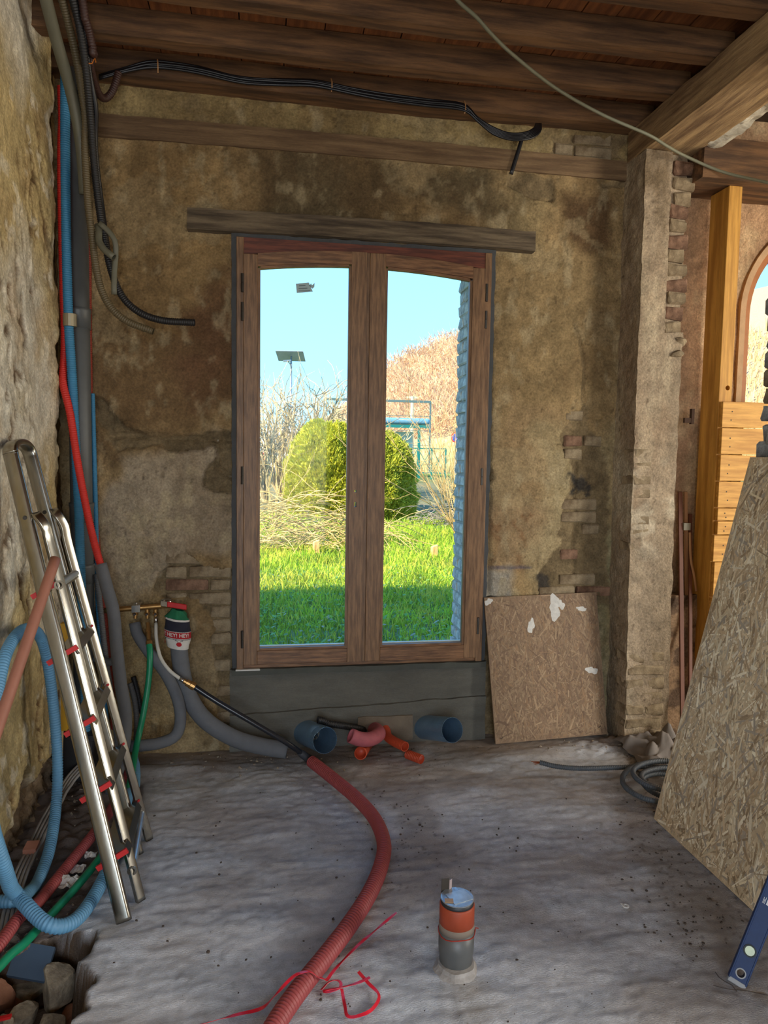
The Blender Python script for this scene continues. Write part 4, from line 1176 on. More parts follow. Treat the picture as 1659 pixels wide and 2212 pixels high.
# conifer hedge, rounded, yellow-green
def conifer(name, c, rx, ry, h, n, seed, label, cols, group=None):
    rng = np.random.default_rng(seed)
    c = np.asarray(c, float)
    t = thing(name, c, label, 'hedge', group)
    a = rng.uniform(0, 2*math.pi, n); u = rng.random(n)
    zz = u**0.85
    rad = np.sqrt(np.clip(1-np.clip(zz-0.25, 0, 1)**2/0.5625*0.96, 0.0, 1))*(0.86+0.14*sstep(0, .25, zz))
    lump = 1+0.17*fbm(np.cos(a)*1.6+5, np.sin(a)*1.6, zz*2.6, 5, seed, 0.6)
    dep = 1-0.16*rng.random(n)**2
    x = np.cos(a)*rx*rad*lump*dep; y = np.sin(a)*ry*rad*lump*dep; z = zz*h*(1+0.05*(lump-1)/0.13)
    nrm = np.stack([np.cos(a)/rx, np.sin(a)/ry, 0.35+zz*0.6/h*1.5], 1); nrm /= np.linalg.norm(nrm, axis=1)[:, None]
    d = nrm+rng.normal(0, 0.55, (n, 3))+np.array([0, 0, 0.35]); d /= np.linalg.norm(d, axis=1)[:, None]
    s = np.cross(d, rng.normal(0, 1, (n, 3))); s /= np.linalg.norm(s, axis=1)[:, None]
    L = rng.uniform(0.04, 0.105, n)[:, None]; W = rng.uniform(0.011, 0.024, n)[:, None]
    P = c+np.stack([x, y, z], 1)
    V = np.stack([P-d*L*0.5, P+s*W, P+d*L, P-s*W], 1).reshape(-1, 3)
    k = rng.random(n)[:, None]
    cc = np.array(cols[0])*k+np.array(cols[1])*(1-k)
    cc *= (0.8+0.4*rng.random(n))[:, None]
    m = material('conifer sprays', attr=True, rough=0.6, vary=0.1, scale=2, translucent=0.3, spec=0.2)
    o = mesh_obj('foliage', V, (np.arange(n)[:, None]*4+[0, 1, 2, 3]).tolist(), m, t, cols=np.repeat(cc, 4, 0)); o['kind'] = 'stuff'
    # dense inner mass
    th = np.linspace(0, 2*math.pi, 28, endpoint=False); zs = np.linspace(0.0, 0.97, 12)
    V = []
    for q in zs:
        rr = math.sqrt(max(0.0, 1-max(0, q-0.25)**2/0.5625*0.96))*(0.86+0.14*float(sstep(0, .25, q)))*0.80
        for t_ in th: V.append(c+np.array([math.cos(t_)*rx*rr, math.sin(t_)*ry*rr, q*h*0.90]))
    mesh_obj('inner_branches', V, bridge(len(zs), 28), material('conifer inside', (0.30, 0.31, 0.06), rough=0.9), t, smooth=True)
    return t
x0 = PY(712, 1090, 17.2)[0]
conifer('conifer_hedge', (x0+0.05, 17.2, float(ground_z(x0, 17.2))-0.1), 1.12, 0.9, 2.28, 36000, 341, 'dense rounded yellow-green conifer behind the brush pile', ((0.66, 0.60, 0.06), (0.36, 0.40, 0.05)))
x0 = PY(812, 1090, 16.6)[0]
conifer('conifer_hedge', (x0+0.05, 16.6, float(ground_z(x0, 16.6))-0.1), 0.92, 0.8, 2.02, 28000, 342, 'drooping conifer coloured in a shaded-side tone in front of the bus shelter', ((0.60, 0.56, 0.06), (0.30, 0.36, 0.05)))  # slightly darker palette: the shrub's shaded side put into its colours

# wooden stakes in the lawn
M_STAKE = material('pale stake wood', lin(214, 176, 120), rough=0.8, vary=0.2, stretch=(4, 4, 0.5), dark=lin(180, 138, 88))
for (px, py), lb in (((683, 1182), 'short pale wooden stake beside the brush pile'), ((938, 1192), 'short pale wooden stake standing alone in the lawn')):
    p = PZ(px, py, 0.06); s = float(p[1])/FPX
    gz = float(ground_z(p[0], p[1]))
    w = 7.0*s
    V, F = box(p[0]-w, p[0]+w, p[1]-w, p[1]+w, gz-0.05, gz+26*s)
    V = np.array(V); V[V[:, 2] > gz, 2] += (V[V[:, 2] > gz, 0]-p[0])*0.4
    o = mesh_obj('wooden_stake', V, F, M_STAKE); bevel(o, 0.006); tag(o, lb, 'stake')

# solar street lamp
yl = 30.0; pl = PY(629, 770, yl); gz = float(ground_z(pl[0], yl))
lamp = thing('street_lamp', (pl[0], yl, gz), 'solar street lamp with a tilted panel on a thin pole', 'street lamp')
M_GALV = material('galvanised pole', lin(150, 156, 160), rough=0.5, metal=0.4, vary=0.08)
mesh_obj('pole', *lathe((pl[0], yl, gz), (0, 0, 1), [(0, 0.09), (0.3, 0.06), (pl[2]-gz, 0.035), (pl[2]-gz, 0.0)], 10), M_GALV, lamp, smooth=True)
mesh_obj('solar_panel', *obox((pl[0]-0.02, yl, pl[2]+0.02), (1, 0, 0.02), (0.2, 1, -0.42), (0, 0.42, 1), 0.56, 0.40, 0.02), material('blue-grey solar panel', lin(140, 148, 160), rough=0.3, vary=0.1), lamp)
pa = PY(621, 783, yl)
mesh_obj('lamp_arm', *tube([(pl[0], yl, pl[2]-0.55), (pl[0]-0.05, yl-0.1, pl[2]-0.32), (pa[0], yl-0.3, pa[2])], 0.022, 8), M_GALV, lamp)
mesh_obj('lamp_head', *obox((pa[0]-0.03, yl-0.35, pa[2]+0.02), (1, 0.2, 0.12), (0, 1, 0), (0, 0, 1), 0.16, 0.09, 0.03), M_GALV, lamp)

# white van behind the shrubs
yv = 25.5; pv = PY(612, 1003, yv); gz = float(ground_z(pv[0], yv))
van = thing('white_van', (pv[0], yv+1.8, gz), 'white van parked behind the bare shrubs', 'van')
xl = pv[0]-0.78
prof = [(0.0, 0.35), (0.0, 1.05), (0.10, 1.15), (0.24, 1.85), (0.40, 1.95), (2.7, 1.95), (3.2, 1.25), (4.0, 1.05), (4.15, 0.75), (4.15, 0.35)]
V = [(xl+s*1.62+(0.06 if s == 0 else -0.06)*(z > 1.2), yv+y, gz+z) for s in (0, 1) for y, z in prof]
m = len(prof)
F = [list(range(m)), list(range(2*m-1, m-1, -1))]+[[i, i+m, (i+1) % m+m, (i+1) % m] for i in range(m)]
bevel(mesh_obj('body', V, F, material('white paint', lin(226, 228, 230), rough=0.3, vary=0.03, coat=0.4), van), 0.04, 2)
V, F = box(xl+0.16, xl+1.46, yv+0.085, yv+0.11, gz+1.17, gz+1.72)
V = np.array(V); V[:, 1] += (V[:, 2]-gz-1.15)*0.19
mesh_obj('rear_window', V-np.array([0, 0.035, 0]), F, material('dark car glass', lin(96, 112, 118), rough=0.1, vary=0.03), van)
for xx_ in (xl+0.02, xl+1.46):
    mesh_obj('tail_light', *box(xx_, xx_+0.14, yv-0.02, yv+0.03, gz+0.72, gz+1.08), material('red tail light', lin(220, 40, 40), rough=0.3, vary=0.03), van)
for yy_ in (yv+0.8, yv+3.3):
    for xx_ in (xl-0.01, xl+1.45):
        mesh_obj('wheel', *lathe((xx_, yy_, gz+0.32), (1, 0, 0), [(0, 0), (0, 0.2), (0.0, 0.32), (0.18, 0.32), (0.18, 0.2), (0.18, 0)], 18), material('tyre rubber', lin(40, 40, 42), rough=0.9), van)
mesh_obj('bumper', *box(xl+0.02, xl+1.6, yv-0.06, yv+0.02, gz+0.34, gz+0.56), material('grey bumper', lin(90, 92, 94), rough=0.6), van)

# bus shelter with green frame
ys = 29.0
def SP(px, py, y=ys): return PY(px, py, y)
gz = float(ground_z(SP(900, 1025)[0], ys)); sh_z0 = SP(905, 1026)[2]
shel = thing('bus_shelter', (SP(880, 1020)[0], ys+0.6, gz), 'bus shelter with dark green posts and a blue-grey roof', 'shelter')
M_GREEN = material('green enamel', lin(28, 112, 106), rough=0.4, vary=0.06)
rl, rr_ = SP(800, 915), SP(928, 915)
v, f = box(rl[0], rr_[0], ys-0.15, ys+1.45, rr_[2]-0.06, SP(880, 903)[2])
bevel(mesh_obj('roof', v, f, material('blue-grey shelter roof', lin(104, 146, 168), rough=0.4, vary=0.08), shel), 0.12, 4)
mesh_obj('roof_rail', *box(rl[0]+0.1, rr_[0]-0.05, ys-0.1, ys-0.02, rr_[2]-0.20, rr_[2]-0.08), M_GREEN, shel)
for px, yo in ((905, 0.0), (918, 1.2), (812, 0.0), (806, 1.2)):
    p = SP(px, 960)
    mesh_obj('post', *box(p[0]-0.05, p[0]+0.05, ys+yo-0.05, ys+yo+0.05, gz-0.1, rr_[2]-0.08), M_GREEN, shel)
pg0, pg1 = SP(864, 930), SP(903, 1012)
mesh_obj('glass_panel', *box(pg0[0], pg1[0], ys+1.18, ys+1.2, pg1[2], pg0[2]), material('pale shelter panel', lin(206, 214, 196), rough=0.3, vary=0.08), shel)
mesh_obj('bench', *box(SP(862, 1000)[0], SP(904, 1000)[0], ys+0.75, ys+1.15, SP(880, 1010)[2], SP(880, 1004)[2]), M_GREEN, shel)
# railing with crossed braces beside it
p0, p1 = SP(872, 968, 28.0), SP(962, 1022, 28.0)
gz2 = float(ground_z(p1[0], 28.0))
rail = thing('street_railing', ((p0[0]+p1[0])/2, 28.0, gz2), 'green street railing with crossed braces in front of the shelter', 'railing')
zt, zb = p0[2], max(p1[2], gz2+0.08)
xs_ = np.linspace(p0[0], p1[0], 4)
for x_ in xs_: mesh_obj('post', *box(x_-0.025, x_+0.025, 27.97, 28.03, gz2-0.05, zt), M_GREEN, rail)
for z_ in (zt, zb): mesh_obj('rail', *box(p0[0], p1[0], 27.98, 28.02, z_-0.025, z_+0.025), M_GREEN, rail)
for i in range(3):
    mesh_obj('brace', *tube([(xs_[i], 28.0, zb), (xs_[i+1], 28.0, zt)], 0.014, 6, step=0.5), M_GREEN, rail)
    mesh_obj('brace', *tube([(xs_[i], 28.0, zt), (xs_[i+1], 28.0, zb)], 0.014, 6, step=0.5), M_GREEN, rail)
# tall ball-stop fence
yf = 36.0; q0, q1 = PY(700, 866, yf), PY(930, 868, yf); gz3 = float(ground_z(q1[0], yf))
fence = thing('field_fence', ((q0[0]+q1[0])/2, yf, gz3), 'tall thin dark fence with a top bar along the field', 'fence')
M_FEN = material('dark fence steel', lin(86, 104, 104), rough=0.6, vary=0.05)
for x_ in np.linspace(q0[0], q1[0], 3): mesh_obj('post', *box(x_-0.04, x_+0.04, yf-0.04, yf+0.04, gz3-0.1, q1[2]), M_FEN, fence)
mesh_obj('top_bar', *box(q0[0], q1[0]+0.04, yf-0.05, yf+0.05, q1[2]-0.07, q1[2]+0.05), M_FEN, fence)
for k in range(3):
    z_ = q1[2]-0.75*(k+1)
    mesh_obj('wire', *box(q0[0], q1[0], yf-0.012, yf+0.012, z_-0.014, z_+0.014), M_FEN, fence)
# concrete utility pole
yp = 58.0; p = PY(891, 856, yp); gz4 = float(ground_z(p[0], yp))
pole = thing('utility_pole', (p[0], yp, gz4), 'pale concrete utility pole rising behind the bus shelter', 'pole')
M_CONC = material('pale concrete', lin(206, 190, 156), rough=0.9)
mesh_obj('mast', *lathe((p[0], yp, gz4-0.3), (0, 0, 1), [(0, 0.24), (p[2]-gz4, 0.13), (p[2]-gz4+0.3, 0.12), (p[2]-gz4+0.3, 0)], 8), M_CONC, pole)
mesh_obj('cross_arm', *box(p[0]-0.5, p[0]+0.5, yp-0.05, yp+0.05, p[2]-0.18, p[2]-0.02), M_CONC, pole)
# round blue sign with red rim
yr = 26.0; p = PY(985, 945, yr); gz5 = float(ground_z(p[0], yr))
sign = thing('road_sign', (p[0], yr, gz5), 'round blue road sign with a red rim behind the tall bare bush', 'sign')
mesh_obj('post', *lathe((p[0], yr+0.03, gz5-0.1), (0, 0, 1), [(0, 0.03), (p[2]-gz5+0.25, 0.03), (p[2]-gz5+0.25, 0)], 8), M_GALV, sign)
mesh_obj('rim', *lathe((p[0], yr, p[2]), (0, -1, 0), [(0, 0), (0, 0.2), (0.012, 0.2), (0.012, 0)], 20), material('red sign paint', lin(210, 50, 50), rough=0.4), sign)
mesh_obj('disc', *lathe((p[0], yr-0.012, p[2]), (0, -1, 0), [(0, 0), (0, 0.15), (0.006, 0.15), (0.006, 0)], 20), material('blue sign paint', lin(40, 80, 200), rough=0.4), sign)

# winter woodland on the hill: every crown a tuft of fine twigs
rg = np.random.default_rng(17)
nt = 2600
ty = rg.uniform(88, 165, nt); tx = ty*rg.uniform(-0.1, 0.62, nt)
tx, ty = tx[(tx > 0.105*ty)], ty[(tx > 0.105*ty)]; nt = len(tx)
tz = ground_z(tx, ty)
per = 44
cx_ = np.repeat(tx, per); cy_ = np.repeat(ty, per); cz_ = np.repeat(tz, per); hh = np.repeat(rg.uniform(2.6, 5.0, nt), per)
m = nt*per
a = rg.uniform(0, 6.28, m); q = rg.random(m)**0.5
d = np.stack([np.cos(a)*q*1.15, np.sin(a)*q*1.15, np.ones(m)], 1); d /= np.linalg.norm(d, axis=1)[:, None]
P0 = np.stack([cx_, cy_, cz_+hh*0.15], 1)+d*(hh*rg.uniform(0, 0.75, m))[:, None]
P1 = P0+d*(hh*rg.uniform(0.12, 0.26, m))[:, None]+rg.normal(0, 0.3, (m, 3))
s = np.stack([rg.normal(0, 1, m), 0.3*rg.normal(0, 1, m), 0.2*rg.normal(0, 1, m)], 1); s /= np.linalg.norm(s, axis=1)[:, None]
V = np.stack([P0-s*0.085, P0+s*0.085, P1], 1).reshape(-1, 3)
ct = np.repeat(np.array((0.62, 0.41, 0.25))*(1+0.3*rg.uniform(-1, 1, nt))[:, None], per, 0)*(0.8+0.4*rg.random(m))[:, None]
o = mesh_obj('woodland', V, (np.arange(m)[:, None]*3+[0, 1, 2]).tolist(), material('winter twigs', attr=True, rough=0.9, vary=0.05, translucent=0.3), cols=np.repeat(ct, 3, 0), origin=(0, 0, 0))
tag(o, 'orange-brown bare winter woodland covering the distant hill', 'woodland', kind='stuff')
# dry golden grass of the slope
n = 20000
yy = rg.uniform(38, 120, n); xx = yy*rg.uniform(0.12, 1.0, n)
kk = ((yy < 84) | (xx > 0.66*yy)) & (np.hypot(xx-PY(891, 856, 58.0)[0], yy-58.0) > 0.6)
xx, yy = xx[kk], yy[kk]; n = len(xx)
cg = np.array((0.70, 0.53, 0.25))*(0.75+0.5*rg.random(n))[:, None]
blades('dry_grass', xx, yy, rg.uniform(0.5, 1.1, n)*(0.5+yy/70), rg.uniform(0.05, 0.12, n)*(0.5+yy/60), rg.uniform(0.1, 0.5, n), cg, MATS['winter twigs'], 'tall golden dry grass on the slope beyond the lawn', 'dry grass', rg)
# ================================================================== THINGS IN THE ROOM
def P(*spec):
    out = []
    for k, px, py, v in spec:
        out.append({'y': PY, 'z': PZ, 'x': PX}[k](px, py, v))
    return out
def cmat(name, rgb, rough=0.55, **kw): return material(name, lin(*rgb), rough=rough, vary=kw.pop('vary', 0.10), scale=kw.pop('scale', 20), **kw)
M_RED = cmat('red conduit plastic', (196, 40, 30)); M_BLUE = cmat('blue conduit plastic', (52, 120, 158)); M_BLUEP = cmat('dusty blue conduit plastic', (92, 142, 176))
M_REDD = cmat('dusty red conduit plastic', (148, 66, 66)); M_GREEN2 = cmat('green pipe plastic', (22, 132, 92), 0.4)
M_PVC = cmat('grey pvc', (86, 88, 88), 0.45); M_INS = cmat('grey foam insulation', (100, 102, 106), 0.85, bump=0.15, bump_scale=120)
M_KHAKI = cmat('khaki conduit plastic', (92, 80, 56)); M_BLK = cmat('black conduit plastic', (28, 27, 28)); M_BLK2 = cmat('black cable rubber', (20, 20, 24), 0.4)
M_BROWN = cmat('dark brown conduit plastic', (58, 34, 28)); M_GG = cmat('grey-green tube plastic', (96, 94, 78)); M_GREYC = cmat('grey conduit plastic', (96, 98, 100))
M_BRASS = cmat('dull brass', (176, 136, 84), 0.4, metal=0.85); M_CHROME = cmat('chrome', (196, 196, 196), 0.2, metal=1.0); M_WHITEH = cmat('white hose', (206, 202, 190), 0.5)
def one(name, vf, mat, label, cat, group=None, smooth=True):
    return tag(mesh_obj(name, *vf, mat, smooth=smooth), label, cat, group)

# ---- big OSB sheet leaning on the pier, and the small one on the window wall
def osb(name, b0, b1, t0, thick, n, pal, seed, label, lw=((0.03, 0.12), (0.003, 0.015)), spread=0.55):
    b0, b1, t0 = (np.asarray(q, float) for q in (b0, b1, t0))
    ux, uy = unit(b1-b0), unit(t0-b0)
    W_, H_ = np.linalg.norm(b1-b0), np.linalg.norm(t0-b0)
    nrm = unit(np.cross(ux, uy))
    if nrm@(CAM-b0) < 0: nrm = -nrm
    base = (b0+b1)/2
    t = thing(name, base, label, 'board')
    c4 = [b0, b1, b1+uy*H_, t0]
    V = [q for q in c4]+[q-nrm*thick for q in c4]
    F = [[0, 1, 2, 3], [7, 6, 5, 4], [0, 4, 5, 1], [1, 5, 6, 2], [2, 6, 7, 3], [3, 7, 4, 0]]
    mesh_obj('panel', V, F, material(name+' core', lin(*pal[0]), rough=0.8, vary=0.25, scale=30, fine=0.2), t)
    rng = np.random.default_rng(seed)
    L = rng.uniform(*lw[0], n); W = rng.uniform(*lw[1], n)*np.where(rng.random(n) < 0.15, 1.5, 1.0)
    a = rng.normal(math.pi/2, spread, n)+np.where(rng.random(n) < 0.25, rng.uniform(0, math.pi, n), 0)
    ex = (np.abs(np.cos(a))*L+np.abs(np.sin(a))*W)/2; ey = (np.abs(np.sin(a))*L+np.abs(np.cos(a))*W)/2
    cx = ex+rng.random(n)*np.maximum(W_-2*ex, 0); cy = ey+rng.random(n)*np.maximum(H_-2*ey, 0)
    off = 0.0002+0.0011*np.arange(n)/n
    d = np.cos(a)[:, None]*ux+np.sin(a)[:, None]*uy; s = -np.sin(a)[:, None]*ux+np.cos(a)[:, None]*uy
    cpt = b0+cx[:, None]*ux+cy[:, None]*uy+nrm*off[:, None]
    tilt = nrm*(rng.uniform(-1, 1, n)*0.0003)[:, None]
    j = lambda k: rng.uniform(0.5, 1.0, n)[:, None]*W[:, None]/2*k
    L2 = L[:, None]/2
    V = np.stack([cpt-d*L2+s*j(0.5), cpt-d*L2*0.9-s*j(1), cpt+d*L2*0.85-s*j(1)+tilt, cpt+d*L2+s*j(0.3)+tilt, cpt+d*L2*0.7+s*j(1), cpt-d*L2*0.8+s*j(1)], 1)
    pc = np.array([lin(*q) for q in pal])
    col = pc[rng.integers(0, len(pc), n)]*(0.82+0.36*rng.random(n))[:, None]
    o = mesh_obj('strands', V.reshape(-1, 3), (np.arange(n)[:, None]*6+np.arange(6)).tolist(), material('osb strands', attr=True, rough=0.6, vary=0.12, scale=60, spec=0.3), t, cols=np.repeat(col, 6, 0))
    o['kind'] = 'stuff'
    return t, ux, uy, nrm
osb_b0 = np.array([1.672, 2.735, 0.004]); osb_t0 = np.array([2.026, 2.715, 1.575])
big, bux, buy, bn = osb('chipboard_sheet', osb_b0, osb_b0+np.array([0, -1.28, 0]), osb_t0, 0.015, 15000,
    [(206, 180, 142), (224, 204, 166), (194, 166, 128), (166, 140, 106), (242, 226, 194), (176, 160, 138), (214, 190, 152)], 401, 'large pale chipboard sheet leaning against the broken pier')
b0, b1 = np.array([1.246, 3.602, 0.003]), np.array([1.905, 3.616, 0.020])
tL = PY(1046, 1291, 3.682)
small, sux, suy, sn = osb('chipboard_offcut', b0, b1, tL, 0.012, 5200,
    [(136, 112, 88), (146, 122, 96), (128, 104, 82), (156, 132, 104), (122, 98, 78), (142, 114, 86)], 402, 'small brown chipboard offcut with white splashes leaning beside the window', ((0.03, 0.09), (0.003, 0.012)))
M_SPLASH = material('white plaster splash', lin(206, 204, 198), rough=0.9, vary=0.15, scale=60, bump=0.5)
rs = np.random.default_rng(5)
nn = sn
for px, py, sx, sy in ((1198, 1312, 14, 22), (1210, 1305, 9, 10), (1147, 1352, 7, 15), (1278, 1448, 11, 8), (1055, 1300, 8, 7), (1256, 1315, 12, 4)):
    d0 = ray(px, py); tt = ((b0-CAM)@nn)/(d0@nn); c = CAM+d0*tt
    s = np.linalg.norm(c-CAM)/FPX
    th = np.linspace(0, 2*math.pi, 22, endpoint=False); rr = 1+0.3*np.sin(th*2+rs.uniform(0, 6))+0.15*np.sin(th*5+rs.uniform(0, 6))
    rim = [c+sux*math.cos(t)*sx*s*r+suy*math.sin(t)*sy*s*r+nn*0.0014 for t, r in zip(th, rr)]
    mesh_obj('plaster_splash', [c+nn*0.003]+rim, [[0, i+1, (i+1) % 22+1] for i in range(22)], M_SPLASH, small)
for px, py in ((1083, 1596), (1293, 1572)):
    d0 = ray(px, py); c = CAM+d0*(((b0-CAM)@nn)/(d0@nn))
    mesh_obj('screw', *tube([c, c+nn*0.012+np.array([0.004, 0, 0.012])], 0.0025, 8, step=0.01), M_CHROME, small)

# ---- blue spirit level leaning on the sheet
lb = PZ(1590, 2128, 0.006); 
# find the leaning direction: its far end rests on the sheet
best = None
for yt in np.linspace(1.5, 2.1, 25):
    for zt in np.linspace(0.45, 0.95, 26):
        xt = osb_b0[0]+(osb_t0[0]-osb_b0[0])*zt/1.565-0.058
        q = np.array([xt, yt, zt]); 
        u, v = proj(lb+(q-lb)*0.35)
        g = abs((u-1590)*172-(2128-v)*69)/172
        Lq = np.linalg.norm(q-lb)
        e = g+abs(Lq-0.8)*30
        if best is None or e < best[0]: best = (e, q)
lt = best[1]
ld = unit(lt-lb)
lv = thing('spirit_level', lb, 'blue spirit level standing tilted against the large chipboard sheet', 'level')
face_n = unit(np.array([-0.62, -0.78, 0.0])-ld*(np.array([-0.62, -0.78, 0.0])@ld))
side = np.cross(ld, face_n)
Llv = np.linalg.norm(lt-lb)
M_LEVEL = material('blue enamel', lin(18, 46, 92), spec=0.25, rough=0.5, vary=0.12, scale=25, fine=0.08)
def lvbox(c0, c1, s0, s1, f0, f1): return obox(lb+ld*(c0+c1)/2+side*(s0+s1)/2+face_n*(f0+f1)/2, ld, side, face_n, (c1-c0)/2, (s1-s0)/2, (f1-f0)/2)
# rectangular tube: face, back and two edges, cut square at the end cap
lv_prof = bevel(mesh_obj('profile', *lvbox(0.012, Llv, -0.024, 0.024, -0.024, 0.0), M_LEVEL, lv), 0.002)
bevel(mesh_obj('edge_flange', *lvbox(0.010, Llv, -0.026, -0.021, -0.0255, 0.0015), M_LEVEL, lv), 0.001)
bevel(mesh_obj('edge_flange', *lvbox(0.010, Llv, 0.021, 0.026, -0.0255, 0.0015), M_LEVEL, lv), 0.001)
M_CAPG = cmat('grey end cap', (150, 154, 158), 0.6)
bevel(mesh_obj('end_cap', *lvbox(0.0, 0.014, -0.025, 0.025, -0.025, 0.001), M_CAPG, lv), 0.002)
cut_hole(lv_prof, lb+ld*0.036, face_n, 0.011, 0.03)
mesh_obj('hole_rim', *lathe(lb+ld*0.036+face_n*0.0002, face_n, [(0, 0.011), (0, 0.0145), (0.0012, 0.0145), (0.0012, 0.011)], 20, True), M_CAPG, lv)
vc = lb+ld*0.105
vial = mesh_obj('vial', *lathe(vc+face_n*0.0004, face_n, [(0, 0), (0, 0.0135), (0.001, 0.0135), (0.001, 0)], 26), cmat('green vial', (150, 168, 96), 0.2, vary=0.3), lv)
mesh_obj('vial_ring', *lathe(vc, face_n, [(0, 0.0135), (0, 0.018), (0.0025, 0.018), (0.0035, 0.0155), (0.0025, 0.0135)], 26, True), cmat('dark vial ring', (60, 70, 74), 0.4), lv)
# printed emblem, white on blue
ec = lb+ld*0.262+side*0.004+face_n*0.0006
def lvflat(name, pts2, mat): 
    return mesh_obj(name, [ec+ld*a+side*b+face_n*0.0004 for a, b in pts2], [list(range(len(pts2)))], mat, lv)
M_PRINT = cmat('white print', (206, 212, 220), 0.5)
emb = lvflat('emblem', [(-0.016, -0.010), (0.016, -0.010), (0.016, 0.019), (-0.016, 0.019)], M_PRINT)
ec = ec+face_n*0.0003
for tri in ([(-0.0115, -0.0065), (0.012, 0.003), (0.012, 0.0065), (-0.0115, -0.003)], [(-0.0115, 0.0125), (0.012, 0.003), (0.012, 0.0065), (-0.0115, 0.016)]): lvflat('emblem_stroke', tri, M_LEVEL)
for k, w_ in enumerate((0.020, 0.014, 0.018)): lvflat('small_print', [(-0.016, -0.014-k*0.0028), (-0.016+w_, -0.014-k*0.0028), (-0.016+w_, -0.0152-k*0.0028), (-0.016, -0.0152-k*0.0028)], M_PRINT)

# ---- ducts and sleeves coming out of the cement plinth
M_DUCT = material('galvanised duct', lin(126, 162, 194), rough=0.35, metal=0.6, vary=0.18, scale=14, spec=0.5)  # blue sky reflection on the metal put into the base colour
def duct(p0, p1, r, label, dent=None, flare=0.05):
    p0, p1 = np.asarray(p0, float), np.asarray(p1, float)
    ax = unit(p1-p0); L = np.linalg.norm(p1-p0)
    t = thing('metal_duct', (p0[0], p0[1], 0.0), label, 'duct', 'ducts through the plinth')
    a = np.array([0, 0, 1.0]); u = unit(a-ax*(a@ax)); w = np.cross(ax, u)
    n = 96; th = np.arange(n)*2*math.pi/n
    def ring(h, rad, wave, dn=0.0):
        rr = rad+wave*np.cos(th*32)
        hh = np.full(n, h)
        if dent is not None:
            k = np.exp(-((np.angle(np.exp(1j*(th-dent)))/0.35)**2)); rr = rr*(1-0.26*k*dn); hh = hh-0.02*k*dn
        return p0+ax*hh[:, None]+rr[:, None]*(np.cos(th)[:, None]*u+np.sin(th)[:, None]*w)
    Ro = [ring(-0.03, r, 0), ring(L*0.5, r, 0), ring(L-flare, r, 0), ring(L-flare+0.006, r*0.985, 0.0012, 0.3), ring(L-flare*0.5, r*0.98, 0.0016, 0.7), ring(L, r*0.99, 0.0014, 1.0)]
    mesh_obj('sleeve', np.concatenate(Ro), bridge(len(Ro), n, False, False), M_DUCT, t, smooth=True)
    Ri = [ring(L, r*0.985, 0.0014, 1.0), ring(L-flare, r*0.965, 0), ring(0.0, r*0.955, 0), ring(-0.20, r*0.955, 0)]
    register('duct'+label, p0+ax*np.linspace(-0.02, L, 30)[:, None], r)
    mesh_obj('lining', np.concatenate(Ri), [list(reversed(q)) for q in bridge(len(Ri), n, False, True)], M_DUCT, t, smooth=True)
    Rl = [ring(L-0.003, r*0.9905, 0.0016, 1.0), ring(L+0.001, r*0.9905, 0.0016, 1.0), ring(L+0.001, r*0.975, 0.0014, 1.0)]
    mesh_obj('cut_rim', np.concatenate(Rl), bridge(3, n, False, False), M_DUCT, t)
    return t
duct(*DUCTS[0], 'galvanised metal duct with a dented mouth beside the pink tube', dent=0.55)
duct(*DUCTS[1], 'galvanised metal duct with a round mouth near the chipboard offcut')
M_PINK = cmat('dusty pink tube', (170, 88, 96), 0.7, vary=0.2, bump=0.3)
M_ORANGE = cmat('orange sleeve', (184, 72, 42), 0.5, vary=0.15)
one('pink_tube', rtube('pink', P(('y', 757, 1589, 3.40), ('y', 780, 1597, 3.41), ('y', 802, 1596, 3.45), ('y', 818, 1586, 3.53), ('y', 814, 1577, 3.64), ('y', 806, 1574, 3.70)), 0.036, 20, hollow='s', step=0.012, inner=0.08), M_PINK, 'dusty pink tube bent in an elbow between the metal ducts', 'tube')
one('orange_sleeve', rtube('osleeve', P(('y', 779, 1626, 3.40), ('y', 783, 1621, 3.47), ('y', 790, 1612, 3.62), ('y', 795, 1606, 3.70)), 0.0315, 20, hollow='s', step=0.02), M_ORANGE, 'bright orange sleeve opening just below the pink tube', 'tube')
one('black_conduit', rtube('bplinth', P(('y', 685, 1562, 3.58), ('y', 720, 1565, 3.60), ('y', 760, 1571, 3.64), ('y', 800, 1578, 3.70)), 0.018, 14, pitch=0.010, depth=0.0018, hollow='s'), M_BLK, 'black corrugated conduit lying above the pink tube', 'conduit')
one('orange_conduit', rtube('oconduit', P(('y', 828, 1572, 3.70), ('y', 836, 1590, 3.62), ('y', 852, 1602, 3.53), ('y', 875, 1613, 3.44)), 0.025, 16, pitch=0.011, depth=0.002, hollow='e'), M_ORANGE, 'orange corrugated conduit pointing to the floor from the plinth', 'conduit')
q0, q1 = PZ(880, 1629, 0.024), PZ(911, 1641, 0.024)
one('conduit_offcut', tube([q0, q1], 0.024, 16, pitch=0.010, depth=0.003, hollow='se', inner=0.03), M_ORANGE, 'short loose piece of orange corrugated conduit on the floor', 'conduit')

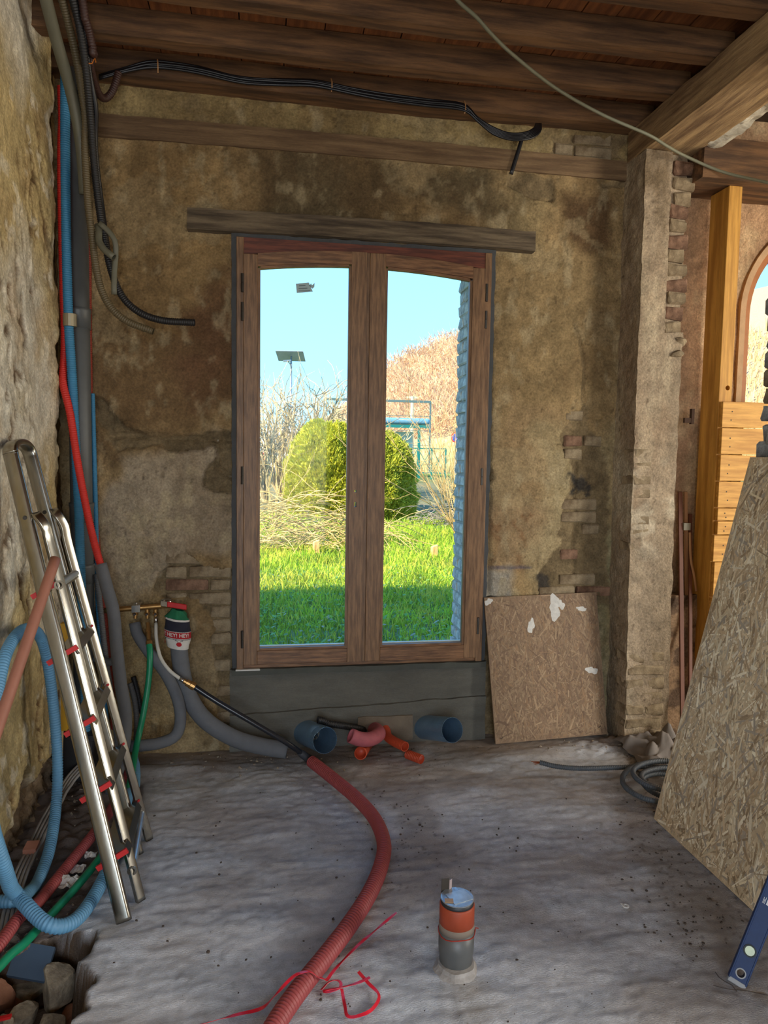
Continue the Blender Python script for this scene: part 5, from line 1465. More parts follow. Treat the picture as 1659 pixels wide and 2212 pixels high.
# ---- red conduit across the floor, with the black water pipe inside it
hz = 0.030
hose = P(('z', 673, 1645, 0.040), ('z', 720, 1682, hz), ('z', 772, 1726, hz), ('z', 810, 1770, hz), ('z', 829, 1820, hz), ('z', 823, 1870, hz), ('z', 798, 1930, hz), ('z', 757, 1995, hz), ('z', 708, 2060, hz), ('z', 660, 2120, hz), ('z', 618, 2177, hz), ('z', 585, 2230, hz), ('z', 545, 2300, hz), ('z', 500, 2400, hz))
register('hose', resample(catmull(hose), 0.012), 0.029)
one('red_conduit', tube(hose, 0.029, 16, pitch=0.0125, depth=0.0035, hollow='se'), M_REDD, 'long dusty red corrugated conduit curving across the concrete floor', 'conduit')
bp = [PY(416, 1481, 3.50), PY(470, 1516, 3.485), PY(560, 1569, 3.475), PY(620, 1605, 3.48), PY(664, 1637, 3.50)]
pipe = thing('black_water_pipe', bp[0], 'black plastic water pipe slanting down into the red floor conduit', 'pipe')
mesh_obj('pipe', *tube(bp, 0.0135, 14), cmat('glossy black pipe', (34, 36, 42), 0.25), pipe, smooth=True)
mesh_obj('sleeve', *lathe(PY(646, 1624, 3.495), unit(bp[-1]-bp[-2]), [(0, 0.0), (0, 0.016), (0.02, 0.019), (0.05, 0.020), (0.085, 0.024), (0.09, 0.0)], 18), cmat('dark sleeve', (58, 60, 66), 0.6), pipe, smooth=True)

# ---- brass manifold on the wall with its hoses
mz0, mz1 = PY(226, 1319, 3.645), PY(372, 1307, 3.645)
man = thing('pipe_manifold', (mz0+mz1)/2, 'brass water manifold with a red lever fixed low on the wall', 'manifold')
mesh_obj('header_pipe', *tube([mz0, mz1], 0.0135, 14), M_BRASS, man, smooth=True)
bk = PY(297, 1311, 3.645)
mesh_obj('bracket', *obox(bk, mz1-mz0, (0, 1, 0), (0, 0, 1), 0.02, 0.05, 0.017), M_CHROME, man)
mesh_obj('bracket_screw', *lathe(bk+np.array([0, -0.03, 0.016]), (0, 0, 1), [(0, 0), (0, 0.006), (0.012, 0.006), (0.012, 0)], 8), M_CHROME, man)
for px in (254, 292, 318, 336):
    p = PY(px, 1316, 3.645)
    vl = mesh_obj('outlet_valve', *lathe(p, (0, 0, -1), [(0, 0.0), (0, 0.010), (0.016, 0.010), (0.016, 0.0135), (0.030, 0.0135), (0.030, 0.009), (0.046, 0.009), (0.046, 0.0)], 12), M_BRASS, man)
    mesh_obj('valve_knob', *lathe(p+np.array([0, -0.012, -0.022]), (0, -1, 0), [(0, 0), (0, 0.007), (0.014, 0.006), (0.014, 0)], 10), cmat('dark valve knob', (56, 44, 36), 0.6), vl)
va = PY(352, 1304, 3.61); vb = PY(403, 1312, 3.60)
mesh_obj('valve_body', *lathe(va-np.array([0.012, -0.02, 0]), mz1-mz0, [(0, 0), (0, 0.019), (0.02, 0.022), (0.05, 0.019), (0.05, 0)], 14), M_CHROME, man, smooth=True)
lev = mesh_obj('lever', *obox(va+(PY(362, 1305, 3.605)-va)*0.4, vb-va, (0, 1, 0), (0, 0, 1), 0.020, 0.004, 0.012), M_CHROME, man)
bevel(mesh_obj('lever_grip', *obox((PY(361, 1305, 3.604)+vb)/2, vb-va, (0, 1, 0), (0, 0, 1), 0.048, 0.007, 0.0135), cmat('red lever grip', (190, 24, 30), 0.4), lev), 0.004)
# white braided hose to the black pipe
wh = thing('white_hose', PY(345, 1415, 3.62), 'white water hose from the manifold to the black pipe', 'hose')
mesh_obj('hose', *tube(P(('y', 337, 1346, 3.640), ('y', 338, 1380, 3.60), ('y', 346, 1418, 3.545), ('y', 365, 1447, 3.515), ('y', 390, 1467, 3.502)), 0.0085, 12), M_WHITEH, wh, smooth=True)
mesh_obj('ferrule', *lathe(PY(337, 1331, 3.645), (0, 0, -1), [(0, 0), (0, 0.0095), (0.04, 0.0105), (0.04, 0)], 12), M_CHROME, wh, smooth=True)
d_ = unit(bp[0]-PY(388, 1466, 3.502))
mesh_obj('ferrule', *lathe(PY(388, 1466, 3.502), d_, [(0, 0), (0, 0.0105), (0.03, 0.0105), (0.03, 0)], 12), M_CHROME, wh, smooth=True)
mesh_obj('brass_coupling', *lathe(PY(397, 1471, 3.501), d_, [(0, 0), (0, 0.012), (0.015, 0.012), (0.015, 0.017), (0.034, 0.017), (0.036, 0.020), (0.06, 0.020), (0.062, 0.0)], 12), M_BRASS, wh)
wh2 = one('white_hose', rtube('wh2', P(('y', 253, 1350, 3.645), ('y', 255, 1368, 3.645), ('y', 252, 1400, 3.65), ('y', 246, 1440, 3.66)), 0.008, 10), M_WHITEH, 'short white hose hanging under the manifold end behind the grey sleeve', 'hose')
# green pipe down to the floor and along the wall
gp = thing('green_pipe', PZ(262, 1770, 0.0), 'green plastic pipe running from the manifold down along the floor', 'pipe')
gpts = P(('y', 322, 1385, 3.585), ('y', 324, 1420, 3.545), ('y', 321, 1470, 3.525), ('y', 310, 1540, 3.48), ('y', 295, 1610, 3.42))+P(('z', 279, 1700, 0.10), ('z', 258, 1785, 0.022), ('z', 222, 1845, 0.018), ('z', 170, 1910, 0.018), ('z', 120, 1965, 0.022), ('z', 60, 2030, 0.035), ('z', 5, 2095, 0.03), ('z', -50, 2160, 0.03))+[np.array([-0.72, 1.80, 0.02])]
GREEN_PATH, GREEN_PARENT = gpts, gp
mesh_obj('brass_connector', *lathe(PY(319, 1346, 3.64), unit(gpts[0]-PY(319, 1346, 3.64)), [(0, 0), (0, 0.010), (0.03, 0.010), (0.03, 0.014), (0.05, 0.014), (0.05, 0.011), (0.09, 0.0115), (0.1, 0.017), (0.115, 0.017), (0.115, 0)], 12), M_BRASS, gp)
# insulated pipes
one('insulated_pipe', rtube('iloop', P(('y', 291, 1345, 3.645), ('y', 298, 1372, 3.63), ('y', 325, 1412, 3.60), ('y', 356, 1452, 3.57), ('y', 381, 1502, 3.54), ('y', 390, 1550, 3.52), ('y', 380, 1588, 3.50), ('y', 345, 1605, 3.48), ('y', 300, 1611, 3.46), ('y', 262, 1612, 3.45)), 0.028, 16), M_INS, 'grey foam-insulated pipe looping from the manifold back to the corner', 'pipe')
one('insulated_pipe', rtube('ibig', P(('y', 386, 1385, 3.61), ('y', 390, 1430, 3.61), ('y', 404, 1495, 3.60), ('y', 440, 1552, 3.58), ('y', 500, 1592, 3.56), ('y', 560, 1611, 3.54), ('y', 620, 1621, 3.52)), 0.042, 18, hollow='e'), M_INS, 'thick grey foam-insulated pipe coming out of the festive sock', 'pipe')

# ---- festive sock pulled over the insulated pipe
sc = PY(384, 1366, 3.612)
sock = thing('festive_sock', PY(386, 1398, 3.612), 'white navy and red festive sock tied around the grey insulated pipe', 'sock')
z_of = lambda py: PY(384, py, 3.612)[2]
def sock_band(name, py0, py1, r0, r1, mat, parent=sock, wob=0.003, n=40, seed=1):
    zs = np.linspace(z_of(py0), z_of(py1), 7); rr = np.linspace(r0, r1, 7)
    V = []
    for k, z in enumerate(zs):
        for j in range(n):
            t = j*2*math.pi/n
            w_ = wob*float(vnoise(math.cos(t)*3+seed, math.sin(t)*3, z*30, seed))
            slope = -0.16*math.cos(t)*0.06   # hem hangs lower on one side
            V.append((sc[0]+(rr[k]+w_)*math.cos(t), sc[1]+(rr[k]*0.9+w_)*math.sin(t), z+slope))
    return mesh_obj(name, V, bridge(7, n, False, False), mat, parent, smooth=True)
M_SW = cmat('white knit', (208, 204, 196), 0.95, bump=0.4, bump_scale=150); M_SN = cmat('navy knit', (34, 34, 48), 0.95, bump=0.4, bump_scale=150, vary=0.3)
M_SR = cmat('red knit', (168, 30, 38), 0.95, bump=0.4, bump_scale=150); M_SG = cmat('green knit', (30, 104, 70), 0.95, bump=0.4)
sock_band('white_hem', 1398, 1374, 0.052, 0.063, M_SW, seed=2)
band = sock_band('red_band', 1374, 1360, 0.063, 0.064, M_SR, seed=2)
navy = sock_band('navy_band', 1360, 1338, 0.064, 0.058, M_SN, seed=2)
sock_band('white_stripe', 1338, 1334, 0.058, 0.055, M_SW, seed=2)
top = sock_band('gathered_top', 1334, 1316, 0.055, 0.026, M_SG, seed=3, wob=0.012)
def on_sock(v, f, zc, r, th0):
    out = []
    for x, y, z in v:
        t = th0+x/r
        out.append((sc[0]+(r+0.0012)*math.cos(t), sc[1]+(r*0.9+0.0012)*math.sin(t), zc+y-0.0096*math.cos(t)))
    return out, f
tv, tf = text_vf('Y! HEY! HEY!', 0.026, bold=True)
th_c = -math.pi/2-0.10
V, F = on_sock(tv, tf, (z_of(1374)+z_of(1360))/2, 0.0645, th_c)
lt_ = mesh_obj('lettering', V, F, M_SW, band); lt_['label'] = 'white knitted lettering HEY! HEY!'
# zigzag edges and a reindeer motif
for py in (1360.5, 1375):
    zz_ = z_of(py); V = []; F = []
    for k in range(46):
        x0_ = -0.12+k*0.0052
        V += [(x0_, 0.0, 0), (x0_+0.0052, 0.0, 0), (x0_+0.0026, 0.0045 if py < 1370 else -0.0045, 0)]; F.append([3*k, 3*k+1, 3*k+2])
    V2, F2 = on_sock(V, F, zz_, 0.0642, th_c)
    mesh_obj('zigzag_edge', V2, F2, M_SW if py < 1370 else M_SN, band)
zc = z_of(1384)
for xo in (0.018, -0.075):
    el = [(xo+0.013*math.cos(t), 0.011*math.sin(t)-0.004, 0) for t in np.linspace(0, 2*math.pi, 18, endpoint=False)]
    V2, F2 = on_sock(el, [list(range(18))], zc, 0.0615, th_c); mesh_obj('deer_motif', V2, F2, M_SR, sock)
    an = []; fa = []
    for s_ in (-1, 1):
        for (a0, b0_), (a1, b1_) in (((0.003, 0.006), (0.018, 0.017)), ((0.009, 0.010), (0.010, 0.018)), ((0.013, 0.013), (0.020, 0.012))):
            k = len(an); an += [(xo+s_*a0, b0_, 0), (xo+s_*a1, b1_, 0), (xo+s_*a1, b1_+0.0022, 0), (xo+s_*a0, b0_+0.0022, 0)]; fa.append([k, k+1, k+2, k+3])
    V2, F2 = on_sock(an, fa, zc, 0.0625, th_c); mesh_obj('antler_motif', V2, F2, M_SN, sock)

# ---- corner bundle: waste pipe, conduits
cx0, cy0 = PY(168, 600, 3.615)[0], 3.615
pvc = thing('waste_pipe', (cx0, cy0, 0), 'tall dark grey plastic waste pipe standing in the corner', 'pipe')
register('waste', np.stack([np.full(280, cx0), np.full(280, cy0), np.linspace(0, 3.3, 280)], 1), 0.0545)
mesh_obj('pipe', *lathe((cx0, cy0, 0.0), (0, 0, 1), [(0, 0), (0, 0.05), (3.30, 0.05), (3.30, 0)], 28), M_PVC, pvc, smooth=True)
for py in (690, 1108, 1240):
    z = PY(170, py, 3.615)[2]
    mesh_obj('socket', *lathe((cx0, cy0, z-0.045), (0, 0, 1), [(0, 0.0505), (0.0, 0.0545), (0.07, 0.0545), (0.08, 0.057), (0.095, 0.057), (0.095, 0.0505)], 28), M_PVC, pvc, smooth=True)
bl = thing('blue_conduit', PY(175, 1190, 3.50), 'blue corrugated conduit running down beside the waste pipe', 'conduit')
mesh_obj('conduit', *rtube('blue', P(('y', 141, 150, 3.52), ('y', 141, 300, 3.51), ('y', 143, 500, 3.505), ('y', 148, 690, 3.50), ('y', 156, 820, 3.50), ('y', 163, 960, 3.50), ('y', 170, 1100, 3.50), ('y', 175, 1250, 3.50), ('y', 180, 1400, 3.50), ('y', 186, 1580, 3.49)), 0.0215, 14, pitch=0.010, depth=0.0022), M_BLUE, bl, smooth=True)
mesh_obj('tape', *lathe(PY(151, 692, 3.50), (0, 0, -1), [(-0.028, 0.0), (-0.028, 0.030), (0.028, 0.030), (0.028, 0.0)], 16), cmat('grey metal tape', (150, 140, 116), 0.4, metal=0.4), bl)
rc = one('red_conduit', rtube('red', P(('y', 136, 190, 3.565), ('y', 134, 260, 3.555), ('y', 132, 340, 3.545), ('y', 133, 450, 3.54), ('y', 136, 600, 3.535), ('y', 139, 690, 3.53), ('y', 147, 810, 3.50), ('y', 155, 910, 3.465), ('y', 168, 1000, 3.45), ('y', 186, 1095, 3.45), ('y', 203, 1170, 3.45), ('y', 219, 1226, 3.45)), 0.0175, 14, pitch=0.010, depth=0.002), M_RED, 'bright red corrugated conduit in front of the blue one', 'conduit')
one('insulated_pipe', rtube('isleeve', P(('y', 217, 1218, 3.45), ('y', 231, 1270, 3.44), ('y', 245, 1322, 3.43), ('y', 252, 1400, 3.42), ('y', 261, 1478, 3.41), ('y', 271, 1540, 3.40), ('y', 269, 1600, 3.38), ('y', 256, 1660, 3.36), ('y', 240, 1716, 3.33)), 0.0285, 16, hollow='s', skip=('red',)), M_INS, 'grey foam sleeve hanging from the end of the bright red conduit', 'pipe')
one('blue_conduit', rtube('blue1', P(('y', 197, 850, 3.66), ('y', 199, 960, 3.655), ('y', 203, 1100, 3.65), ('y', 207, 1240, 3.645), ('y', 213, 1330, 3.64), ('y', 222, 1450, 3.63), ('y', 232, 1590, 3.60)), 0.0125, 12, pitch=0.010, depth=0.0016), M_BLUE, 'thin blue conduit partly hidden behind the waste pipe', 'conduit')
one('dark_red_conduit', rtube('dred', P(('y', 191, 440, 3.685), ('y', 192, 700, 3.685), ('y', 197, 950, 3.68), ('y', 207, 1130, 3.68), ('y', 219, 1262, 3.675), ('y', 231, 1375, 3.67), ('y', 241, 1480, 3.66), ('y', 245, 1575, 3.65)), 0.0145, 12, pitch=0.010, depth=0.002), cmat('dark red conduit plastic', (138, 48, 34)), 'dark red conduit against the wall behind the grey sleeve', 'conduit')
one('grey_conduit', rtube('greyc', P(('y', 209, 1240, 3.60), ('y', 219, 1335, 3.595), ('y', 231, 1440, 3.585), ('y', 246, 1540, 3.57), ('y', 258, 1640, 3.52)), 0.0145, 12, pitch=0.009, depth=0.002), M_GREYC, 'grey corrugated conduit between the dark red one and the waste pipe', 'conduit')
one('insulated_pipe', rtube('ibranch', P(('y', 255, 1420, 3.50), ('y', 240, 1430, 3.52), ('y', 222, 1428, 3.53), ('y', 205, 1420, 3.54)), 0.019, 14, skip=('isleeve',)), M_INS, 'short grey foam pipe branching behind the ladder', 'pipe')
one('black_stub', rtube('bstub', P(('y', 288, 1462, 3.64), ('y', 298, 1500, 3.63), ('y', 305, 1540, 3.62)), 0.014, 12, pitch=0.009, depth=0.0015, hollow='s'), M_BLK, 'short black conduit end sticking out behind the green pipe', 'conduit')
one('black_conduit', rtube('bcurve', P(('y', 283, 1475, 3.62), ('y', 292, 1520, 3.60), ('y', 296, 1570, 3.58), ('y', 290, 1630, 3.56)), 0.014, 12, pitch=0.009, depth=0.0015), M_GREYC, 'dark conduit curving down behind the green pipe', 'conduit')
# hanging conduits
one('grey_green_tube', rtube('ggreen', P(('y', 92, -30, 3.02), ('y', 120, 80, 3.18), ('y', 148, 178, 3.32), ('y', 166, 258, 3.40), ('y', 176, 330, 3.45), ('y', 183, 420, 3.48)), 0.024, 16), M_GG, 'smooth grey-green tube coming down from the ceiling joists', 'tube')
one('khaki_conduit', rtube('khaki', P(('y', 126, -30, 3.10), ('y', 150, 60, 3.22), ('y', 169, 150, 3.32), ('y', 180, 240, 3.38), ('y', 184, 340, 3.42), ('y', 190, 440, 3.43), ('y', 200, 520, 3.43), ('y', 206, 570, 3.43), ('y', 217, 620, 3.43), ('y', 238, 662, 3.42), ('y', 275, 694, 3.41), ('y', 331, 716, 3.40)), 0.0165, 14, pitch=0.010, depth=0.002, hollow='e'), M_KHAKI, 'dusty khaki corrugated conduit with its open end in mid-air', 'conduit')
one('black_conduit', rtube('bhang', P(('y', 146, -40, 3.08), ('y', 160, 10, 3.14), ('y', 172, 60, 3.19), ('y', 186, 150, 3.25), ('y', 196, 260, 3.36), ('y', 203, 350, 3.43), ('y', 213, 440, 3.47), ('y', 226, 520, 3.47), ('y', 242, 590, 3.46), ('y', 264, 640, 3.45), ('y', 300, 674, 3.44), ('y', 350, 692, 3.43), ('y', 421, 697, 3.42)), 0.0165, 14, pitch=0.010, depth=0.0018, hollow='e'), M_BLK, 'black corrugated conduit bending out with its open end towards the window', 'conduit')
one('black_conduit', rtube('bhang2', P(('y', 156, -40, 3.10), ('y', 170, 10, 3.16), ('y', 181, 60, 3.21), ('y', 196, 200, 3.31), ('y', 206, 330, 3.44), ('y', 218, 430, 3.50), ('y', 230, 520, 3.50), ('y', 238, 570, 3.50), ('y', 243, 600, 3.50)), 0.012, 12), M_BLK2, 'smooth black tube ending among the hanging conduits', 'tube')
one('cut_grey_tube', rtube('cutg', P(('y', 203, 488, 3.44), ('y', 210, 515, 3.42), ('y', 224, 538, 3.40), ('y', 246, 556, 3.39)), 0.015, 14, hollow='e'), M_GG, 'cut grey tube end tied to the hanging conduits', 'tube')
one('bent_grey_strap', rtube('bstrap', P(('y', 214, 482, 3.42), ('y', 232, 497, 3.42), ('y', 248, 520, 3.42), ('y', 250, 550, 3.43), ('y', 247, 590, 3.43), ('y', 247, 636, 3.43)), 0.012, 12, squash=(1.0, 0.5)), M_GG, 'flat grey strap bent over the hanging conduits', 'strap')
bc = thing('brown_conduit', PY(205, 190, 3.52), 'dark brown conduit curling up to the joist by the wall', 'conduit')
mesh_obj('conduit', *rtube('brown', P(('y', 155, -30, 3.10), ('y', 173, 50, 3.18), ('y', 189, 118, 3.25), ('y', 202, 172, 3.40), ('y', 215, 205, 3.51), ('y', 228, 212, 3.56), ('y', 241, 200, 3.57), ('y', 250, 178, 3.57), ('y', 256, 156, 3.575)), 0.017, 14, pitch=0.010, depth=0.0018), M_BROWN, bc, smooth=True)
mesh_obj('cable_tie', *tube([PY(183, 122, 3.25), PY(190, 138, 3.235), PY(200, 136, 3.24), PY(204, 124, 3.25), PY(207, 134, 3.24)], 0.0022, 6), cmat('orange cable tie', (190, 110, 40)), bc)

# ---- black cables along the joist
cb = thing('cable_bundle', PY(680, 181, 3.59), 'bundle of black cables strung along the joist by the window wall', 'cables')
run = [(214, 168), (238, 161), (270, 152), (322, 140), (372, 142), (432, 151), (520, 171), (600, 177), (680, 181), (760, 198), (830, 210), (920, 221), (1000, 230)]
rg = np.random.default_rng(4)
for k in range(6):
    dy = (k-2.5)*3.0
    pts = [PY(a, b+dy*(0.45+0.55*abs(math.sin(a*0.006+k)))*(1 if a > 300 else 0.6), 3.592-0.006*(k % 3)) for a, b in run]
    s = 2.0+1.4*k
    pts += [PY(1030+k, 250+s*1.6, 3.585), PY(1062+k, 270+s*2.2, 3.58), PY(1098+k*2, 284+s*2.0, 3.575), PY(1134+k*2.5, 284+s*1.6, 3.58), PY(1154+k*2.4, 276+s*0.9, 3.60), PY(1158+k*2, 268, 3.64)]
    mesh_obj('cable', *tube(pts, 0.0065, 8, step=0.025), M_BLK2, cb, smooth=True)
for a, b in ((340, 143), (715, 184), (1003, 232)):
    p = PY(a, b, 3.585)
    mesh_obj('cable_clip', *tube([p+np.array([0, 0, 0.03]), p+np.array([0.004, -0.014, 0.0]), p+np.array([0.002, 0, -0.03])], 0.003, 6), cmat('tan string', (170, 124, 80)), cb)
one('black_strap', tube(P(('y', 1130, 290, 3.69), ('y', 1120, 325, 3.69), ('y', 1104, 376, 3.695)), 0.011, 10, squash=(1, 0.5)), M_BLK2, 'flat black cable hanging down over the wall plate', 'cable')
one('overhead_cable', tube([np.array([0.62, 2.50, 3.40]), np.array([0.66, 2.58, 3.30]), PZ(978, -14, 3.285), PZ(1030, 38, 3.272), PZ(1064, 76, 3.262), PZ(1110, 120, 3.25), PZ(1200, 190, 3.235), PZ(1300, 247, 3.195), PY(1400, 291, 3.33), PY(1440, 315, 3.37), PY(1480, 337, 3.42), PY(1560, 371, 3.40), PY(1659, 395, 3.30), PY(1760, 420, 3.2)], 0.0075, 10), cmat('grey-green cable', (112, 112, 92), 0.6), 'grey cable slung from the joists over the top of the pillar', 'cable')
# ---- aluminium stepladder, folded, leaning on the side wall
M_ALU = material('brushed aluminium', lin(160, 156, 146), rough=0.24, metal=1.0, vary=0.16, scale=9, stretch=(3, 3, 0.6), bump=0.05)
M_STEEL = material('galvanised rung', lin(196, 206, 214), rough=0.35, metal=0.85, vary=0.15, scale=30)
M_CAPR = cmat('red plastic cap', (186, 34, 34), 0.5)
def on_line(p, q, py):
    lo, hi = 0.0, 1.0
    for _ in range(40):
        m = (lo+hi)/2
        if proj(p+(q-p)*m)[1] > py: lo = m
        else: hi = m
    return p+(q-p)*(lo+hi)/2
FA1, FA2 = PZ(268, 1990), PZ(296, 1846)
TA1, TA2 = PX(24, 985, -0.893), PX(66, 985, -0.893)
FB1, FB2 = PZ(304, 1946), PZ(322, 1814)
lad = thing('stepladder', (FA1+FB2)/2*np.array([1, 1, 0]), 'folded aluminium stepladder with red-capped treads leaning on the side wall', 'ladder')
wdir = unit(TA2-TA1); rdir = unit(TA1-FA1)
LN = unit(np.cross(wdir, rdir)); LN = LN if LN[0] > 0 else -LN
def rprof(a, b, r, n=4):
    out = []
    for sx, sy, t0 in ((1, 1, 0), (-1, 1, math.pi/2), (-1, -1, math.pi), (1, -1, 1.5*math.pi)):
        for k in range(n):
            t = t0+k/(n-1)*math.pi/2
            out.append((sx*(a-r)+r*math.cos(t), sy*(b-r)+r*math.sin(t)))
    return out
TT = rdir*0.050
arcs = [TA1, TA1+rdir*0.028+wdir*0.012, TA1+rdir*0.046+wdir*0.05, (TA1+TA2)/2+rdir*0.052, TA2+rdir*0.046-wdir*0.05, TA2+rdir*0.028-wdir*0.012, TA2]
path = [FA1, FA1+(TA1-FA1)*0.5]+[TA1-rdir*0.06]+arcs+[TA2-(TA2-FA2)*0.05, FA2+(TA2-FA2)*0.5, FA2]
mesh_obj('support_frame', *sweep(resample(catmull(path, 10), 0.012), rprof(0.026, 0.0125, 0.011), LN), M_ALU, lad, smooth=True)
A1 = lambda py: on_line(FA1, TA1, py); A2 = lambda py: on_line(FA2, TA2, py)
c1 = PX(109, 1180, -0.742); c2 = PX(149, 1182, -0.742)
s1 = A1(1120)+LN*0.03; s2 = A2(1108)+LN*0.03
for s_, top_, mid_, foot in ((s1, PX(80, 1114, -0.785), PX(98, 1138, -0.757), FB1), (s2, PX(121, 1108, -0.785), PX(139, 1136, -0.757), FB2)):
    c_ = c1 if foot is FB1 else c2
    pth = resample(catmull([s_, top_, mid_, c_, c_+(foot-c_)*0.3, c_+(foot-c_)*0.65, foot], 10), 0.014)
    mesh_obj('rail', *sweep(pth, rprof(0.0155, 0.0105, 0.004), LN), M_ALU, lad, smooth=True)
for pyn, pyf in ((1262, 1238), (1876, 1756)):
    p, q = on_line(FB1, c1, pyn), on_line(FB2, c2, pyf)
    d = unit(q-p)
    rung = mesh_obj('rung', *tube([p-d*0.014, q+d*0.014], 0.0125, 14, hollow='se', wall=0.25, inner=0.05), M_STEEL, lad, smooth=True)
    mesh_obj('rung_ring', *lathe(p-d*0.0135, -d, [(0, 0.0095), (0, 0.0165), (0.003, 0.0165), (0.003, 0.0095)], 16, True), M_ALU, rung)
tdir = unit(np.array([0.86, 0.02, 0.50]))
for pyn, pyf in ((1272, 1245), (1415, 1366), (1569, 1494), (1711, 1622), (1857, 1745)):
    p, q = A1(pyn), A2(pyf)
    d = unit(q-p); nn = unit(np.cross(d, tdir)); nn = nn if nn[2] > 0 else -nn
    c = (p+q)/2+LN*0.008; hl = np.linalg.norm(q-p)/2-0.004
    tr = mesh_obj('tread', *obox(c, d, tdir, nn, hl, 0.046, 0.002), M_ALU, lad)
    mesh_obj('tread_lip', *obox(c+tdir*0.046-nn*0.014, d, tdir, nn, hl, 0.0015, 0.016), M_ALU, tr)
    mesh_obj('cap', *obox(p+d*0.002+LN*0.008-nn*0.004, d, tdir, nn, 0.005, 0.056, 0.009), M_CAPR, tr)
    mesh_obj('cap', *obox(q+d*0.004+LN*0.008+tdir*0.043-nn*0.004, d, tdir, nn, 0.004, 0.010, 0.004), M_CAPR, tr)
for a in (A1(1118), A2(1106)):
    mesh_obj('bolt', *lathe(a-wdir*0.0125, -wdir, [(0, 0), (0, 0.008), (0.003, 0.007), (0.003, 0)], 12), M_HINGE, lad)
# ---- broom handle in front of it
hb = PY(120, 1207, 2.44); hm = PY(4, 1545, 2.10)
fl = hm+(hm-hb)*(hm[2]/(hb[2]-hm[2]))
one('broom_handle', tube([hb, hm, fl], 0.0165, 16, step=0.05, per=6), material('reddish brown broom handle', lin(142, 92, 74), rough=0.6, vary=0.12, stretch=(4, 4, 0.4)), 'reddish brown broom handle leaning across the stepladder', 'handle')
# ---- things in the dark corner
M_DKBOX = cmat('black plastic', (34, 34, 37), 0.6)
bx_ = PZ(150, 1660, 0.0)
crate = thing('black_crate', (-0.87, 3.48, 0), 'black plastic crate in the corner behind the stepladder', 'crate')
V, F = box(-0.955, -0.79, 3.425, 3.552, 0.0, 0.22)
V = np.array(V); V[:, 0] += np.where(V[:, 2] < 0.1, np.sign(-0.87-V[:, 0])*0.008, 0)
bevel(mesh_obj('body', V, F, M_DKBOX, crate), 0.012)
mesh_obj('rim', *box(-0.96, -0.785, 3.42, 3.556, 0.20, 0.225), M_DKBOX, crate)
b_ = [PX(139, 1345, -0.885), PX(141, 1575, -0.870)]
one('yellow_batten', obox((b_[0]+b_[1])/2, b_[0]-b_[1], (1, 0, 0), (0, 1, 0), np.linalg.norm(b_[0]-b_[1])/2, 0.012, 0.02), material('yellow painted batten', lin(190, 146, 30), rough=0.5, vary=0.1), 'narrow yellow batten standing in the corner behind the blue conduits', 'batten', smooth=False)
b_ = [PX(134, 1562, -0.915), PX(127, 1735, -0.915)]
one('pale_lath', obox((b_[0]+b_[1])/2, b_[0]-b_[1], (1, 0, 0), (0, 1, 0), np.linalg.norm(b_[0]-b_[1])/2, 0.005, 0.014), material('pale lath wood', lin(196, 176, 136), rough=0.8, vary=0.15), 'thin pale wooden lath against the side wall beside the blue conduit', 'lath', smooth=False)
# ---- conduits on the soil strip
gc = thing('grey_cables', PZ(80, 1800, 0.0), 'grey flat cables held by pink tape along the foot of the side wall', 'cables')
for k in range(4):
    dx = (k-1.5)*8.0
    mesh_obj('cable', *rtube('cable%d' % k, P(('z', 186+dx*0.7, 1648+dx*0.25, 0.10), ('z', 160+dx*0.9, 1674, 0.08), ('z', 131+dx*0.55, 1713, 0.05), ('z', 100+dx, 1775, 0.035), ('z', 68+dx*0.6, 1832, 0.03), ('z', 44+dx, 1890, 0.03), ('z', 22+dx, 1965, 0.03), ('z', 4+dx*0.7, 2030, 0.03), ('z', -14+dx, 2090, 0.03)), 0.0065, 8), cmat('pale grey cable', (150, 148, 146), 0.6), gc, smooth=True)
for a, b, c_, d_ in ((133, 1710, 122, 1726), (72, 1824, 64, 1840), (-4, 2034, -8, 2050)):
    p, q = PZ(a, b, 0.044), PZ(c_, d_, 0.040)
    mesh_obj('tape', *obox((p+q)/2, q-p, np.cross(q-p, (0, 0, 1)), (0, 0, 1), 0.028, 0.023, 0.012), cmat('pink tape', (196, 138, 120), 0.6), gc)
one('red_conduit', rtube('red2', P(('z', 272, 1668, 0.05), ('z', 248, 1735, 0.022), ('z', 205, 1798, 0.02), ('z', 155, 1860, 0.02), ('z', 105, 1922, 0.02), ('z', 55, 1985, 0.022), ('z', 0, 2058, 0.03), ('z', -60, 2135, 0.03))+[np.array([-0.80, 1.80, 0.022])], 0.0205, 14, pitch=0.011, depth=0.0026, mode='both', hollow='e'), M_REDD, 'dusty red corrugated conduit lying on the soil beside the side wall', 'conduit')
mesh_obj('pipe', *rtube('green', GREEN_PATH, 0.0145, 14, mode='both', skip=('wh2',), hollow='e'), M_GREEN2, GREEN_PARENT, smooth=True)
